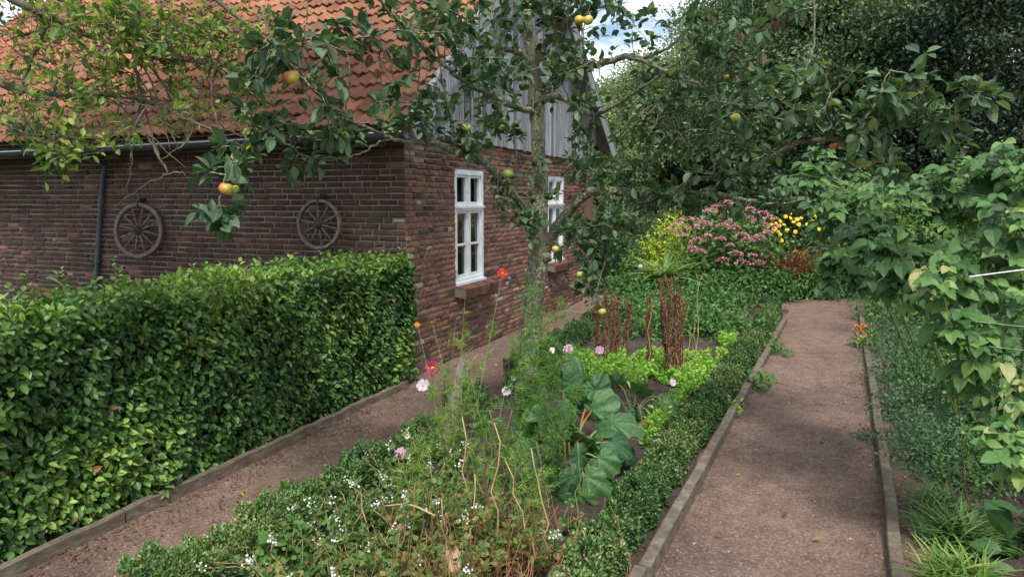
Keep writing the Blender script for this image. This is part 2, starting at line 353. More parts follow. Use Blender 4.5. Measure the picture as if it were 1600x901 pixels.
def _path(t, out):
    n0 = noise(t, .9, 4, .6); n1 = noise(t, 7, 6, .7); n2 = noise(t, 70, 5, .7); n4 = noise(t, 260, 3, .6)
    c = ramp(t, n1.outputs['Fac'], [(.3, (.122, .081, .065)), (.5, (.168, .115, .092)), (.7, (.215, .153, .126))])
    c = mixc(t, 1.0, c, ramp(t, n0.outputs['Fac'], [(.35, (.66, .66, .66)), (.5, (1.0, 1.0, 1.0)), (.68, (1.18, 1.17, 1.16))]), 'MULTIPLY')
    c = mixc(t, 1.0, c, ramp(t, n2.outputs['Fac'], [(.35, (.6, .58, .56)), (.65, (1.35, 1.33, 1.3))]), 'MULTIPLY')
    v = N(t, 'TexVoronoi'); v.inputs['Scale'].default_value = 95; t.links.new(N(t, 'TexCoord').outputs['Object'], v.inputs['Vector'])
    sp = ramp(t, v.outputs['Color'], [(.80, (0, 0, 0)), (.86, (.75, .75, .75))])
    c = mixc(t, sp, c, (.30, .235, .20))
    sm = N(t, 'Math', operation='ADD'); t.links.new(n2.outputs['Fac'], sm.inputs[0]); t.links.new(n1.outputs['Fac'], sm.inputs[1])
    bsdf(t, out, c, .95, sm.outputs[0], .012, .9, .2)
M['path'] = mat('path_grit', _path)
def _soil(t, out):
    n1 = noise(t, 6, 6, .7); n2 = noise(t, 45, 5, .7)
    c = ramp(t, n1.outputs['Fac'], [(.3, (.040, .031, .027)), (.7, (.095, .074, .062))])
    c = mixc(t, 1.0, c, ramp(t, n2.outputs['Fac'], [(.35, (.6, .6, .6)), (.65, (1.4, 1.4, 1.4))]), 'MULTIPLY')
    bsdf(t, out, c, .95, n2.outputs['Fac'], .02, .9, .2)
M['soil'] = mat('soil', _soil)
def _grd(t, out):
    n1 = noise(t, 1.2, 6, .7); n2 = noise(t, 30, 5, .7)
    c = ramp(t, n1.outputs['Fac'], [(.35, (.035, .060, .022)), (.55, (.06, .10, .03)), (.7, (.085, .08, .045))])
    bsdf(t, out, c, .95, n2.outputs['Fac'], .03, .9, .2)
M['ground'] = mat('grassy_ground', _grd)
M['pebble'] = mat('pebbles', lambda t, o: bsdf(t, o, ramp(t, attr(t, 'rnd'), [(0, (.06, .045, .038)), (.5, (.16, .115, .09)), (.85, (.30, .24, .20)), (1, (.50, .46, .42))]), .85))

# ------------------------------------------------------------------ the lie of the land
CORN = G(638, 592); CORN[2] = 0
A = math.atan(450 / 1089)
U = np.array([math.sin(A), math.cos(A), 0.]); Wd = np.array([-math.cos(A), math.sin(A), 0.]); Z = np.array([0, 0, 1.])
OUT_G = -Wd; OUT_L = -U
def HP(u, w, z): return CORN + U * u + Wd * w + Z * z

g = Geo(); g.add([(-400, -400, -.03), (400, -400, -.03), (400, 400, -.03), (-400, 400, -.03)], [[[0, 1, 2, 3]]]); struct(g.build('ground', M['ground']))
def sheet(name, poly, z, m, div=True):
    g = Geo(); poly = [(p[0], p[1], z) for p in poly]; g.add(poly, [[list(range(len(poly)))]]); return g.build(name, m)
# the grit path: one sheet under the beds
gp = Geo(); nx, ny = 90, 110
xs = np.linspace(-6, 10, nx); ys = np.linspace(-3, 15, ny); X, Y = np.meshgrid(xs, ys)
ZZ = .006 * np.sin(X * 2.1 + Y * .7) + .005 * np.sin(Y * 3.3 - X) + R.normal(0, .0015, X.shape)
idx = np.arange(nx * ny).reshape(ny, nx)
gp.add(np.stack([X, Y, ZZ], -1).reshape(-1, 3), [np.stack([idx[:-1, :-1], idx[:-1, 1:], idx[1:, 1:], idx[1:, :-1]], -1).reshape(-1, 4)])
struct(gp.build('path', M['path'], smooth=True))

def bed(name, left, right, z=.05):
    """soil between two polylines"""
    g = Geo(); n = 60; m = 24
    def samp(pl, n):
        pl = np.array(pl, float); s = np.concatenate([[0], np.cumsum(np.linalg.norm(np.diff(pl, axis=0), axis=1))])
        t = np.linspace(0, s[-1], n); return np.stack([np.interp(t, s, pl[:, i]) for i in range(2)], 1)
    a = samp(left, n); b = samp(right, n); V = []
    for i in range(n):
        for j in range(m):
            f = j / (m - 1); p = a[i] * (1 - f) + b[i] * f
            e = min(1, 6 * min(f, 1 - f)); V.append((p[0], p[1], -.01 + (z + .01) * e + R.normal(0, .008) * e + .012 * math.sin(p[0] * 5) * math.sin(p[1] * 4)))
    id_ = np.arange(n * m).reshape(n, m)
    g.add(V, [np.stack([id_[:-1, :-1], id_[:-1, 1:], id_[1:, 1:], id_[1:, :-1]], -1).reshape(-1, 4)])
    return struct(g.build(name, M['soil'], smooth=True))
BL = [(-1.95, 1.9), (-1.38, 3.1), (-.68, 4.55), (.80, 8.7), (1.75, 11.1)]
BR = [(.08, 1.9), (.60, 3.0), (2.66, 7.2), (3.9, 9.75), (4.5, 11.0)]
RL = [(1.25, 1.9), (1.80, 3.04), (2.63, 4.73), (5.7, 11.24), (6.8, 13.6)]
RR = [(6.5, 1.9), (7, 3), (8, 5), (11, 11), (12, 13.5)]
bed('bed_soil', BL, BR); bed('bed_soil', RL, RR, .04)
bed('bed_soil', [(1.55, 12.1), (2.0, 13.2), (3, 18)], [(5.3, 12.1), (6.4, 13.5), (8, 18)], .06)

# ------------------------------------------------------------------ edging boards
def boards(name, pl, h, wd, labels, group, off=0.0, dz=0.0):
    """a run of boards on edge; each board one thing"""
    pl = [np.array([p[0], p[1], 0.]) for p in pl]; k = 0
    for a, b in zip(pl[:-1], pl[1:]):
        d = unit(b - a); n = np.array([d[1], -d[0], 0]); a2 = a + n * off + d * .006; b2 = b + n * off - d * .006
        L_ = np.linalg.norm(b2 - a2); m = 14; V = []; Wv = R.normal(0, .003, m); Hv = R.normal(0, .004, m)
        sm = np.convolve(np.pad(Wv, 2, 'edge'), np.ones(5) / 5, 'valid') * 2
        for i in range(m):
            p = a2 + (b2 - a2) * i / (m - 1) + n * sm[i]; c = .006
            for (x, z) in ((-wd / 2, -.08), (-wd / 2, h - c), (-wd / 2 + c, h), (wd / 2 - c, h), (wd / 2, h - c), (wd / 2, -.08)):
                V.append(p + n * x + Z * (z + (Hv[i] + dz if z > 0 else 0)))
        q = []
        for i in range(m - 1):
            for j in range(5): q.append([i * 6 + j, i * 6 + j + 1, i * 6 + j + 7, i * 6 + j + 6])
        g = Geo(); g.add(V, [q, [[5, 4, 3, 2, 1, 0]], [[(m - 1) * 6 + j for j in range(6)]]])
        tag(g.build(name, M['kerb'], origin=a), labels[k], 'edging board', group); k += 1
hk = [G(0, 905)[:2] - U[:2] * 1.3, G(215, 800)[:2] + (0, 0), G(430, 700)[:2], G(638, 604)[:2]]
hk0 = np.array(hk[3]); hk = [hk0 - U[:2] * x for x in (5.0, 3.0, 1.5, .02)]
boards('edging_board', hk, .075, .045, ['wooden edging board below the hornbeam hedge, nearest to the viewer at the left', 'middle length of wooden edging board at the foot of the hornbeam hedge', 'wooden edging board below the hornbeam hedge that ends at the brick corner'], 'edging boards of the left path')
boards('edging_board', [BR[0], (.60, 3.0), (1.64, 5.12), (2.66, 7.2), (3.9, 9.75)], .085, .06, ['weathered edging board at the bottom edge, left side of the right path', 'long weathered edging board between the box hedge and the right path, nearest length', 'edging board beside the thin part of the box hedge', 'edging board left of the right path, farthest length near the path bend'], 'edging boards of the right path')
boards('edging_board', [RL[0], (1.80, 3.04), (2.63, 4.73), (3.9, 7.42), (5.7, 11.24)], .07, .06, ['right side edging board of the right path at the bottom edge', 'weathered edging board on the right of the right path beside the grass tuft', 'right side edging board of the right path half hidden under herbs', 'far edging board beyond the orange flowers, right side of the path'], 'edging boards of the right bed')
boards('edging_board', [(1.5, 12.05), (3.4, 12.05)], .09, .05, ['pale plank edging the flower bed beyond the end of the brick gable'], 'edging boards of the far bed')

# ------------------------------------------------------------------ farmhouse
house = thing('farmhouse', 'low red brick farmhouse with orange pantile roof and grey boarded gable', 'house', CORN)
WALLH = 2.42
WIN = [(1.04, 1.79, .82, 2.085), (4.08, 4.83, .82, 2.11)]
GL = 5.95; LW = 9.0
def brick_wall(name, org, dx, nrm, length, height, holes, headers, seed, dark=1.0):
    r = np.random.default_rng(seed); ch = .0585; g = Geo()
    rows = int(height / ch); 
    for i in range(rows):
        x = -.0 if i % 2 else -.05
        z0 = i * ch
        while x < length:
            w = (.105 if r.random() < headers else .215) * r.uniform(.93, 1.05)
            x0, x1 = max(x, .0), min(x + w - .015, length); x += w
            if x1 - x0 < .03: continue
            zc = z0 + ch / 2; segs = [(x0, x1)]
            for (a, b, c, d) in holes:
                if zc > c - .02 and zc < d + .02:
                    ns = []
                    for (p, q) in segs:
                        if q <= a or p >= b: ns.append((p, q)); continue
                        if p < a - .03: ns.append((p, a))
                        if q > b + .03: ns.append((b, q))
                    segs = ns
            for (p, q) in segs:
                e = r.normal(0, .005); t = r.normal(0, .0025); za = z0 + .007 + r.normal(0, .002); zb = z0 + ch - .008 + r.normal(0, .002); c = r.uniform(.006, .012)
                o = .011 + abs(e)
                base = [(p, za, 0), (q, za, 0), (q, zb, 0), (p, zb, 0)]
                fr = [(p + c, za + c + t, o), (q - c, za + c - t, o + r.normal(0, .002)), (q - c * r.uniform(.8, 1.6), zb - c, o + r.normal(0, .002)), (p + c * r.uniform(.8, 1.6), zb - c, o)]
                wob = .0035 * math.sin(p * 1.7 + i * .3)
                g.add([org + dx * v[0] + Z * (v[1] + wob) + nrm * v[2] for v in base + fr],
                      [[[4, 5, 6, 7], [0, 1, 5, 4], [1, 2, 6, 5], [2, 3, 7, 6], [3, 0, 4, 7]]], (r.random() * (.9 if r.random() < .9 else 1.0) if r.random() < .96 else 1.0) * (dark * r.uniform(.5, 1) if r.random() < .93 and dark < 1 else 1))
    # mortar face with the openings left out, and reveals
    xs = sorted({0, length, *[h[0] for h in holes], *[h[1] for h in holes]}); zs = sorted({-.1, height, *[h[2] for h in holes], *[h[3] for h in holes]})
    for a, b in zip(xs[:-1], xs[1:]):
        for c, d in zip(zs[:-1], zs[1:]):
            if any(a >= h[0] - 1e-6 and b <= h[1] + 1e-6 and c >= h[2] - 1e-6 and d <= h[3] + 1e-6 for h in holes): continue
            g.add([org + dx * x + Z * z for x, z in ((a, c), (b, c), (b, d), (a, d))], [[[0, 1, 2, 3]]], .5, 0, 1)
    for (a, b, c, d) in holes:
        q = [(a, c), (b, c), (b, d), (a, d)]
        for k in range(4):
            p0, p1 = q[k], q[(k + 1) % 4]
            g.add([org + dx * p0[0] + Z * p0[1], org + dx * p1[0] + Z * p1[1], org + dx * p1[0] + Z * p1[1] - nrm * .2, org + dx * p0[0] + Z * p0[1] - nrm * .2], [[[0, 1, 2, 3]]], .4, 0, 0)
    return g.build(name, [M['brick'], M['mortar']], house)
brick_wall('gable_wall', CORN + OUT_L * .008, U, OUT_G, GL, 2.46, WIN, .55, 3)
brick_wall('side_wall', CORN + OUT_G * .008, Wd, OUT_L, LW, 2.42, [], .12, 4, .12)  # brick tones lowered here: shade under eave and trees put into the colour
# hidden walls and floor close the room
g = Geo()
def quad(g, a, b, c, d, rnd=.5, mat=0): g.add([a, b, c, d], [[[0, 1, 2, 3]]], rnd, 0, mat)
quad(g, HP(GL, 0, -.05), HP(GL, LW, -.05), HP(GL, LW, 3.9), HP(GL, 0, 3.9)); quad(g, HP(0, LW, -.05), HP(GL, LW, -.05), HP(GL, LW, 5), HP(0, LW, 2.4))
quad(g, HP(.02, .1, .02), HP(GL - .02, .1, .02), HP(GL - .02, LW, .02), HP(.02, LW, .02)); quad(g, HP(.02, .3, 2.44), HP(GL - .02, .3, 2.44), HP(GL - .02, LW, 2.44), HP(.02, LW, 2.44))
quad(g, HP(.02, 2.2, 0), HP(GL - .02, 2.2, 0), HP(GL - .02, 2.2, 2.5), HP(.02, 2.2, 2.5))
g.build('inner_wall', M['dark_in'], house)

def window(u0, u1, z0, z1):
    """white wooden window: frame mesh, six panes and a brick sill"""
    g = Geo(); ax = np.array([U, Z, OUT_G]); D0 = -.035
    def bar(a, b, c, d, dep, pr=0.0):
        g.box(HP((a + b) / 2, 0, (c + d) / 2) + OUT_G * (D0 + pr), ax, ((b - a) / 2, (d - c) / 2, dep / 2))
    t = .055; zt = z0 + (z1 - z0) * .665
    bar(u0, u0 + t, z0, z1, .07); bar(u1 - t, u1, z0, z1, .07); bar(u0 + t, u1 - t, z0, z0 + .05, .07); bar(u0 + t, u1 - t, z1 - t, z1, .07)
    bar(u0 + t, u1 - t, zt - .03, zt + .03, .068, .006); bar(u0 + .01, u1 - .01, zt - .002, zt + .022, .05, .03)
    um = (u0 + u1) / 2
    bar(um - .028, um + .028, z0 + .05, zt - .03, .058); bar(um - .022, um + .022, zt + .03, z1 - t, .058)
    bar(u0 - .002, u1 + .002, z0 - .018, z0 + .012, .10, .016)
    cells = []; s = .03
    for (a, b) in ((u0 + t, um - .028), (um + .028, u1 - t)):
        for (c, d, mid) in ((z0 + .05, zt - .03, True), (zt + .03, z1 - t, False)):
            bar(a, a + s, c, d, .04, -.004); bar(b - s, b, c, d, .04, -.004); bar(a + s, b - s, c, c + s + .008, .04, -.004); bar(a + s, b - s, d - s, d, .04, -.004)
            if mid:
                m = (c + d) / 2; bar(a + s, b - s, m - .012, m + .012, .03, -.006); cells += [(a + s, b - s, c + s, m - .012), (a + s, b - s, m + .012, d - s)]
            else: cells.append((a + s, b - s, c + s, d - s))
    f = g.build('window', M['white_paint'], house)
    for (a, b, c, d) in cells:
        p = Geo(); p.add([HP(x, 0, z) + OUT_G * (D0 - .012) for x, z in ((a, c), (b, c), (b, d), (a, d))], [[[0, 1, 2, 3]]]); o = p.build('pane', M['glass'], house); o.parent = f
    sl = Geo(); k = 11; L0 = u0 - .05; L1 = u1 + .10; st = (L1 - L0) / k; sx = unit(Z * .93 - OUT_G * .25)
    for i in range(k):
        c = HP(L0 + st * (i + .5), 0, z0 - .085) + OUT_G * .065
        sl.box(c, np.array([U, unit(OUT_G - Z * .16), unit(Z + OUT_G * .16)]), (st / 2 - .008, .085, .055 + R.normal(0, .002)), R.uniform(.03, .35))
    sl.box(HP((L0 + L1) / 2, 0, z0 - .087) + OUT_G * .058, np.array([U, unit(OUT_G - Z * .16), unit(Z + OUT_G * .16)]), ((L1 - L0) / 2 - .006, .074, .048), .5, 1)
    o = sl.build('sill', [M['brick'], M['mortar']], house); o.parent = f
    return f
for w_ in WIN: window(*w_)

# gable boards
AP = (2.97, 5.17)
def roofz(u): return 2.36 + (u + .42) * .829 if u < AP[0] else AP[1] - (u - AP[0]) * .66
g = Geo(); u = .16; ax = np.array([U, Z, OUT_G])
while u < 6.0:
    w = R.uniform(.085, .14); zt0 = max(2.40, roofz(u) - .02); zt1 = max(2.40, roofz(u + w) - .02); zb = 2.40 + R.normal(0, .006)
    dd = R.uniform(.018, .034); a = u; b = min(u + w - .006, 6.15); c = .003
    if zt0 - zb > .03 or zt1 - zb > .03:
        V = []
        for (x, z) in ((a, zb), (b, zb), (b, zt1), (a, zt0)):
            V.append(HP(x, 0, z) + OUT_G * .0)
        for (x, z) in ((a + c, zb), (b - c, zb), (b - c, zt1), (a + c, zt0)):
            V.append(HP(x, 0, z) + OUT_G * (.03 + dd))
        g.add(V, [[[4, 5, 6, 7], [0, 1, 5, 4], [1, 2, 6, 5], [2, 3, 7, 6], [3, 0, 4, 7]]], R.random())
    u += w
g.add([HP(.16, 0, 2.42) + OUT_G * .004, HP(6.1, 0, 2.42) + OUT_G * .004, HP(6.1, 0, max(2.5, roofz(6.1) - .06)) + OUT_G * .004, HP(AP[0], 0, AP[1] - .06) + OUT_G * .004, HP(.16, 0, 2.43) + OUT_G * .004], [[[0, 1, 2, 3, 4]]], 0)
g.build('gable_boarding', M['grey_wood'], house)

# roof: pantiles
g = Geo(); slope = unit(U + .829 * Z); nrm = unit(-.829 * U + Z); EV = .42; VO = -.30
e0 = HP(-EV, 0, roofz(-EV) + .05)
SL = math.hypot(AP[0] + EV, AP[1] - 2.36) ; row = .225; tw = .20
rows = int(SL / row) + 1
tx = np.linspace(0, 1, 13); prof = .013 * np.cos(tx * 4 * math.pi + .5) + .010 * (tx > .95) + .006 * np.cos(tx * 2 * math.pi)
for i in range(rows):
    for j in range(-2, int((LW + .3) / tw)):
        rr = R.random(); dz = R.normal(0, .004); sk = R.normal(0, .004)
        V = []
        for (s_, lift) in ((0, .030), (row + .03, -.004)):
            for k in range(13):
                w = VO + .02 + (j + 2) * tw + tx[k] * tw * 1.04
                V.append(e0 + slope * (i * row + s_ + sk) + Wd * w + nrm * (prof[k] + lift + dz))
        for k in range(13): V.append(V[k] - nrm * .020)
        q = [[k, k + 1, 14 + k, 13 + k] for k in range(12)] + [[26 + k, 27 + k, k + 1, k] for k in range(12)]
        g.add(V, [q], rr)
g.add([e0 + Wd * VO - nrm * .04, e0 + Wd * (LW + .3) - nrm * .04, e0 + slope * SL + Wd * (LW + .3) - nrm * .04, e0 + slope * SL + Wd * VO - nrm * .04], [[[0, 1, 2, 3]]], 0)
# far slope of the roof
r0 = HP(AP[0], VO, AP[1] + .04); r1 = HP(6.9, VO, roofz(6.9) + .04)
quad(g, r0, r1, r1 + Wd * (LW + .6), r0 + Wd * (LW + .6), .2)
g.build('roof', M['tile'], house, smooth=False)
g = Geo()
for sgn in (0, 1):
    a = HP(-EV + .02, 0, roofz(-EV) + .05) if sgn == 0 else HP(AP[0], 0, AP[1] + .06); b = HP(AP[0], 0, AP[1] + .06) if sgn == 0 else HP(6.9, 0, roofz(6.9) + .04)
    d = unit(b - a); n = unit(np.cross(d, OUT_G)); n = n if n[2] > 0 else -n
    c = (a + b) / 2; Lh = np.linalg.norm(b - a) / 2
    g.box(c + OUT_G * .305 - n * .085, np.array([d, n, OUT_G]), (Lh, .105, .012), .75)
    g.box(c + OUT_G * .290 + n * .030, np.array([d, n, OUT_G]), (Lh + .02, .008, .035), .95)
    g.box(c + OUT_G * .17 - n * .075, np.array([d, n, OUT_G]), (Lh - .1, .01, .12), .3)
g.build('bargeboard', M['grey_wood'], house)
# soffit, fascia, gutter
g = Geo()
a = HP(-EV + .03, -.1, 2.12 + .13); ax = np.array([Wd, U, Z])
g.box(HP(-EV / 2 + .02, LW / 2, 2.30), ax, (LW / 2, EV / 2 - .04, .01), .2); g.box(HP(-EV + .09, LW / 2, 2.30), ax, (LW / 2, .012, .07), .2)
g.build('soffit', M['dark_bark'], house)
g = Geo(); th = np.linspace(math.pi, 2 * math.pi, 9); r_ = .06; V = []; ga = HP(-EV - .02, -.30, 2.335); gb = HP(-EV - .02, LW, 2.335 - .06)
for P_ in (ga, gb):
    for rr in (r_, r_ - .006):
        for t in th: V.append(P_ + U * (math.cos(t) * rr) + Z * (math.sin(t) * rr))
q = []
for k in range(8): q += [[k, k + 1, 18 + k + 1, 18 + k], [9 + k, 27 + k, 27 + k + 1, 9 + k + 1], [k, 9 + k, 9 + k + 1, k + 1]]
g.add(V, [q, [[0, 18, 27, 9], [8, 17, 35, 26]]])
for k in range(12):   # brackets
    p = ga + (gb - ga) * (k + .5) / 12
    g.tube([p + U * (math.cos(t) * .065) + Z * (math.sin(t) * .065) for t in th], .006, 5, mat=0)
g.tube([ga - U * .062, gb - U * .062], .008, 6, mat=1)
g.build('gutter', [M['gutter'], M['gutter_rim']], house, smooth=True)
g = Geo(); pa = HP(-.14, 3.85, 2.27); pb = HP(-.05, 4.02, 2.02); pc = HP(-.05, 4.42, .05)
g.tube([HP(-EV, 3.8, 2.26), HP(-EV + .08, 3.82, 2.2), pa - Z * .12, pb, pb * .6 + pc * .4, pb * .3 + pc * .7, pc], .028, 10)
for f in (.12, .5): g.tube([pb + (pc - pb) * f, pb + (pc - pb) * (f + .012)], .034, 10)
g.build('downpipe', M['pipe'], house, smooth=True)
g = Geo(); ax = np.array([U, OUT_G, Z])
g.box(HP(6.35, .02, 1.45), ax, (.06, .06, 1.45)); g.box(HP(6.35, .0, 2.55), ax, (.5, .05, .08)); g.box(HP(6.05, .06, 1.25), ax, (.08, .03, 1.15)); g.box(HP(6.0, -.1, 2.95), ax, (.14, .06, .28))
g.build('porch_frame', M['brown_wood'], house)

# ------------------------------------------------------------------ wagon wheels on the wall
def wheel(w, z, r, nsp, tiltx, rimw, label):
    c = HP(-.115, w, z); t = thing('wagon_wheel', label, 'wheel', c, 'old wagon wheels on the brick wall')
    n = unit(OUT_L + Z * tiltx[0] + Wd * tiltx[1]); a = unit(Wd - n * (Wd @ n)); b = np.cross(n, a)
    if b[2] < 0: b = -b
    g = Geo(); ns = 40; V = []
    for i in range(ns):
        th = 2 * math.pi * i / ns; e = a * math.cos(th) + b * math.sin(th); wb = R.normal(0, .0015)
        for (rr, hh) in ((r, -.022), (r, .018), (r - .006, .024), (r - rimw + .005, .024), (r - rimw, .018), (r - rimw, -.022)): V.append(c + e * (rr + wb) + n * hh)
    q = [[i * 6 + k, ((i + 1) % ns) * 6 + k, ((i + 1) % ns) * 6 + (k + 1) % 6, i * 6 + (k + 1) % 6] for i in range(ns) for k in range(6)]
    g.add(V, [q]); g.build('rim', M['wheel_wood'], t, smooth=False)
    g = Geo(); hr = r * .17
    g.tube([c - n * .04, c - n * .03, c + n * .02, c + n * .035, c + n * .062, c + n * .066], [hr * .8, hr, hr, hr * .85, hr * .62, hr * .5], 16); g.tube([c + n * .060, c + n * .072], hr * .28, 12, mat=1)
    g.build('hub', [M['dark_bark'], M['iron']], t, smooth=True)
    for i in range(nsp):
        th = 2 * math.pi * (i + .3) / nsp; e = a * math.cos(th) + b * math.sin(th); g = Geo()
        g.tube([c + e * hr * .9, c + e * r * .45, c + e * (r - rimw + .004)], [.014 * r / .3, .010 * r / .3, .009 * r / .3], 6); g.build('spoke', M['wheel_wood'], t, smooth=True)
    g = Geo(); top = c + b * (r - rimw * .3); g.box(top + Z * .03 + U * .04, np.array([Wd, U, Z]), (.016, .05, .03)); g.tube([top + Z * .02 + U * .1, top + Z * .03 - U * .035, top - Z * .05 - U * .035], .008, 6)
    g.build('hook', M['iron'], t)
wheel(3.42, 1.41, .312, 12, (.12, -.22), .045, 'larger old wagon wheel leaning on the dark brick wall next to the downpipe')
wheel(.92, 1.51, .250, 10, (.06, -.06), .030, 'smaller old wagon wheel hung on the brick wall near the house corner')

# ------------------------------------------------------------------ foliage machinery
def interp(path, t):
    path = np.asarray(path); n = len(path) - 1; x = np.clip(t, 0, .9999) * n; i = x.astype(int); f = (x - i)[:, None]
    return path[i] * (1 - f) + path[i + 1] * f, unit(path[i + 1] - path[i])
def smooth(pts, n=8, jit=0.0):
    """Catmull-Rom through points, columns beyond xyz (radius) carried along"""
    p = np.asarray(pts, float); p = np.vstack([2 * p[0] - p[1], p, 2 * p[-1] - p[-2]]); o = []
    for i in range(1, len(p) - 2):
        for k in range(n):
            t = k / n; o.append(.5 * ((2 * p[i]) + (-p[i - 1] + p[i + 1]) * t + (2 * p[i - 1] - 5 * p[i] + 4 * p[i + 1] - p[i + 2]) * t * t + (-p[i - 1] + 3 * p[i] - 3 * p[i + 1] + p[i + 2]) * t ** 3))
    o.append(p[-2]); o = np.array(o)
    if jit: o[1:-1, :3] += R.normal(0, jit, (len(o) - 2, 3))
    return o
def twig_path(a, b, seg=6, bow=.15, sag=0.0):
    d = b - a; L_ = np.linalg.norm(d); t = np.linspace(0, 1, seg + 1)[:, None]
    off = rs(1)[0]; off -= d * (off @ d) / (L_ * L_ + 1e-9)
    p = a + d * t + off * (bow * L_) * (4 * t * (1 - t)) * R.uniform(.3, 1) + Z * (-sag * L_) * t * t
    p[1:-1] += R.normal(0, .02 * L_, (seg - 1, 3)); return p
def nearest(B, x, k=6):
    d = np.linalg.norm(B - x, axis=1); c = np.argsort(d)[:k]; return B[R.choice(c)]
def leaves_on(g, path, n, tpl, size, up=.8, out=.9, t0=.2, rl=(0, 1), droop=0., stalk=.25, mat=0, clump=0, along=.45):
    if n <= 0: return
    t = R.uniform(t0, 1, n)
    if clump: c = R.uniform(t0, 1, clump); c[0] = .99; t = np.clip(c[R.integers(0, clump, n)] + R.normal(0, .02, n), 0, 1)
    p, tg = interp(path, t); r = rs(n); r = r - tg * np.sum(r * tg, 1)[:, None]; r = unit(r)
    d = unit(r * out + tg * along + Z * (R.uniform(-.2, .35, n)[:, None] - droop)); sz = R.uniform(size[0], size[1], n)
    nr = Z * up + rs(n) * .55 + r * .1
    g.inst(tpl, p + d * (sz * stalk)[:, None], d, nr, sz, R.uniform(rl[0], rl[1], n), mat)
def blob_pts(bl, n):
    px, py, Yd, rx, ry, rY = bl; o = []
    for _ in range(n):
        v = rs(1)[0] * R.random() ** .4
        o.append(W(px + v[0] * rx, py + v[2] * ry, Yd + v[1] * rY))
    return o

# ------------------------------------------------------------------ apple tree
tb = G(822, 650); tb[2] = .03
apple = thing('apple_tree', 'espaliered apple tree with lichened trunk standing in the middle of the bed', 'apple tree', tb)
wood = Geo(); BP = []
def br(pts, n=7, sides=8, jit=.004, keep=True):
    """pts: (px, py, Y, radius)"""
    q = [np.append(W(p[0], p[1], p[2]), p[3]) for p in pts]; s_ = smooth(q, n, jit)
    wood.tube(s_[:, :3], np.maximum(s_[:, 3], .0015), sides, rough=.10 if sides > 6 else 0)
    if keep:
        BP.extend(s_[:, :3])
    return s_[:, :3]
Yt = float(tb[1])
base = [np.append(tb - Z * .1, .115), np.append(tb + Z * .06, .098), np.append(W(824, 580, Yt), .084), np.append(W(834, 480, Yt), .075), np.append(W(838, 420, Yt), .082), np.append(W(841, 385, Yt), .068), np.append(W(845, 300, Yt), .058), np.append(W(841, 220, Yt), .054), np.append(W(837, 150, Yt), .058), np.append(W(834, 105, Yt), .048), np.append(W(827, 60, Yt), .042), np.append(W(824, 10, Yt), .036), np.append(W(828, -80, Yt), .03), np.append(W(835, -190, Yt), .012)]
s_ = smooth(base, 6, .004); wood.tube(s_[:, :3], s_[:, 3], 14, rough=.08); BP.extend(s_[45:, :3])
# knots and a burr on the trunk
for (px, py, r_) in ((852, 402, .05), (822, 470, .035), (858, 140, .045)):
    c = W(px, py, Yt - .03); wood.tube([c + rs(1)[0] * .01 - Z * .06, c - Z * .02, c + Z * .03, c + Z * .07], [.01, r_, r_ * .9, .01], 8, rough=.15)
br([(845, 402, 5.45, .052), (868, 358, 5.4, .044), (893, 325, 5.3, .040), (915, 303, 5.25, .038), (950, 298, 5.15, .030), (1015, 305, 5.0, .024), (1080, 302, 4.8, .019), (1150, 310, 4.6, .014), (1205, 318, 4.5, .008), (1260, 312, 4.4, .003)], sides=10)
br([(915, 303, 5.25, .034), (911, 282, 5.25, .032), (920, 250, 5.25, .030), (922, 200, 5.25, .028), (921, 155, 5.25, .026), (915, 100, 5.2, .014), (908, 30, 5.2, .009), (905, -40, 5.2, .004)])
br([(920, 262, 5.25, .022), (945, 268, 5.2, .018), (985, 272, 5.1, .012), (1020, 262, 5.0, .006)])
br([(1015, 305, 5.0, .018), (1050, 300, 4.9, .017), (1082, 283, 4.7, .016), (1120, 277, 4.5, .015), (1165, 266, 4.2, .014), (1233, 231, 3.8, .014), (1250, 221, 3.7, .014), (1300, 219, 3.5, .013), (1340, 215, 3.4, .011), (1368, 209, 3.3, .011), (1417, 190, 3.2, .007), (1467, 173, 3.1, .006), (1517, 156, 3.0, .005), (1545, 142, 2.95, .003)])
br([(1233, 231, 3.8, .010), (1240, 190, 3.7, .009), (1246, 150, 3.6, .007), (1268, 80, 3.6, .005), (1273, 0, 3.6, .004), (1275, -60, 3.6, .003)])
br([(1250, 221, 3.7, .010), (1265, 205, 3.65, .009), (1300, 150, 3.5, .006), (1335, 110, 3.4, .003)])
br([(1368, 209, 3.3, .006), (1400, 250, 3.25, .005), (1330, 300, 3.2, .003)])
br([(1368, 209, 3.3, .006), (1385, 150, 3.2, .005), (1390, 110, 3.15, .003)])
br([(1417, 190, 3.2, .005), (1440, 140, 3.15, .004), (1432, 105, 3.1, .002)])
br([(928, 181, 5.25, .018), (950, 170, 5.1, .015), (975, 156, 5.0, .012), (1012, 131, 4.8, .009), (1060, 95, 4.7, .007), (1105, 50, 4.6, .005), (1130, -10, 4.5, .003)])
br([(842, 152, Yt, .045), (858, 138, 5.4, .042), (881, 112, 5.3, .036), (906, 103, 5.2, .032), (944, 98, 5.05, .026), (981, 88, 4.95, .020), (1008, 90, 4.9, .014), (1050, 70, 4.7, .009), (1090, 20, 4.6, .006), (1120, -40, 4.5, .003)])
br([(981, 88, 4.95, .012), (1040, 110, 4.7, .011), (1090, 130, 4.55, .009), (1130, 160, 4.4, .007), (1175, 165, 4.2, .004)])
br([(846, 158, Yt, .034), (868, 150, 5.3, .024), (905, 170, 5.1, .018), (928, 181, 5.2, .014)], keep=True)
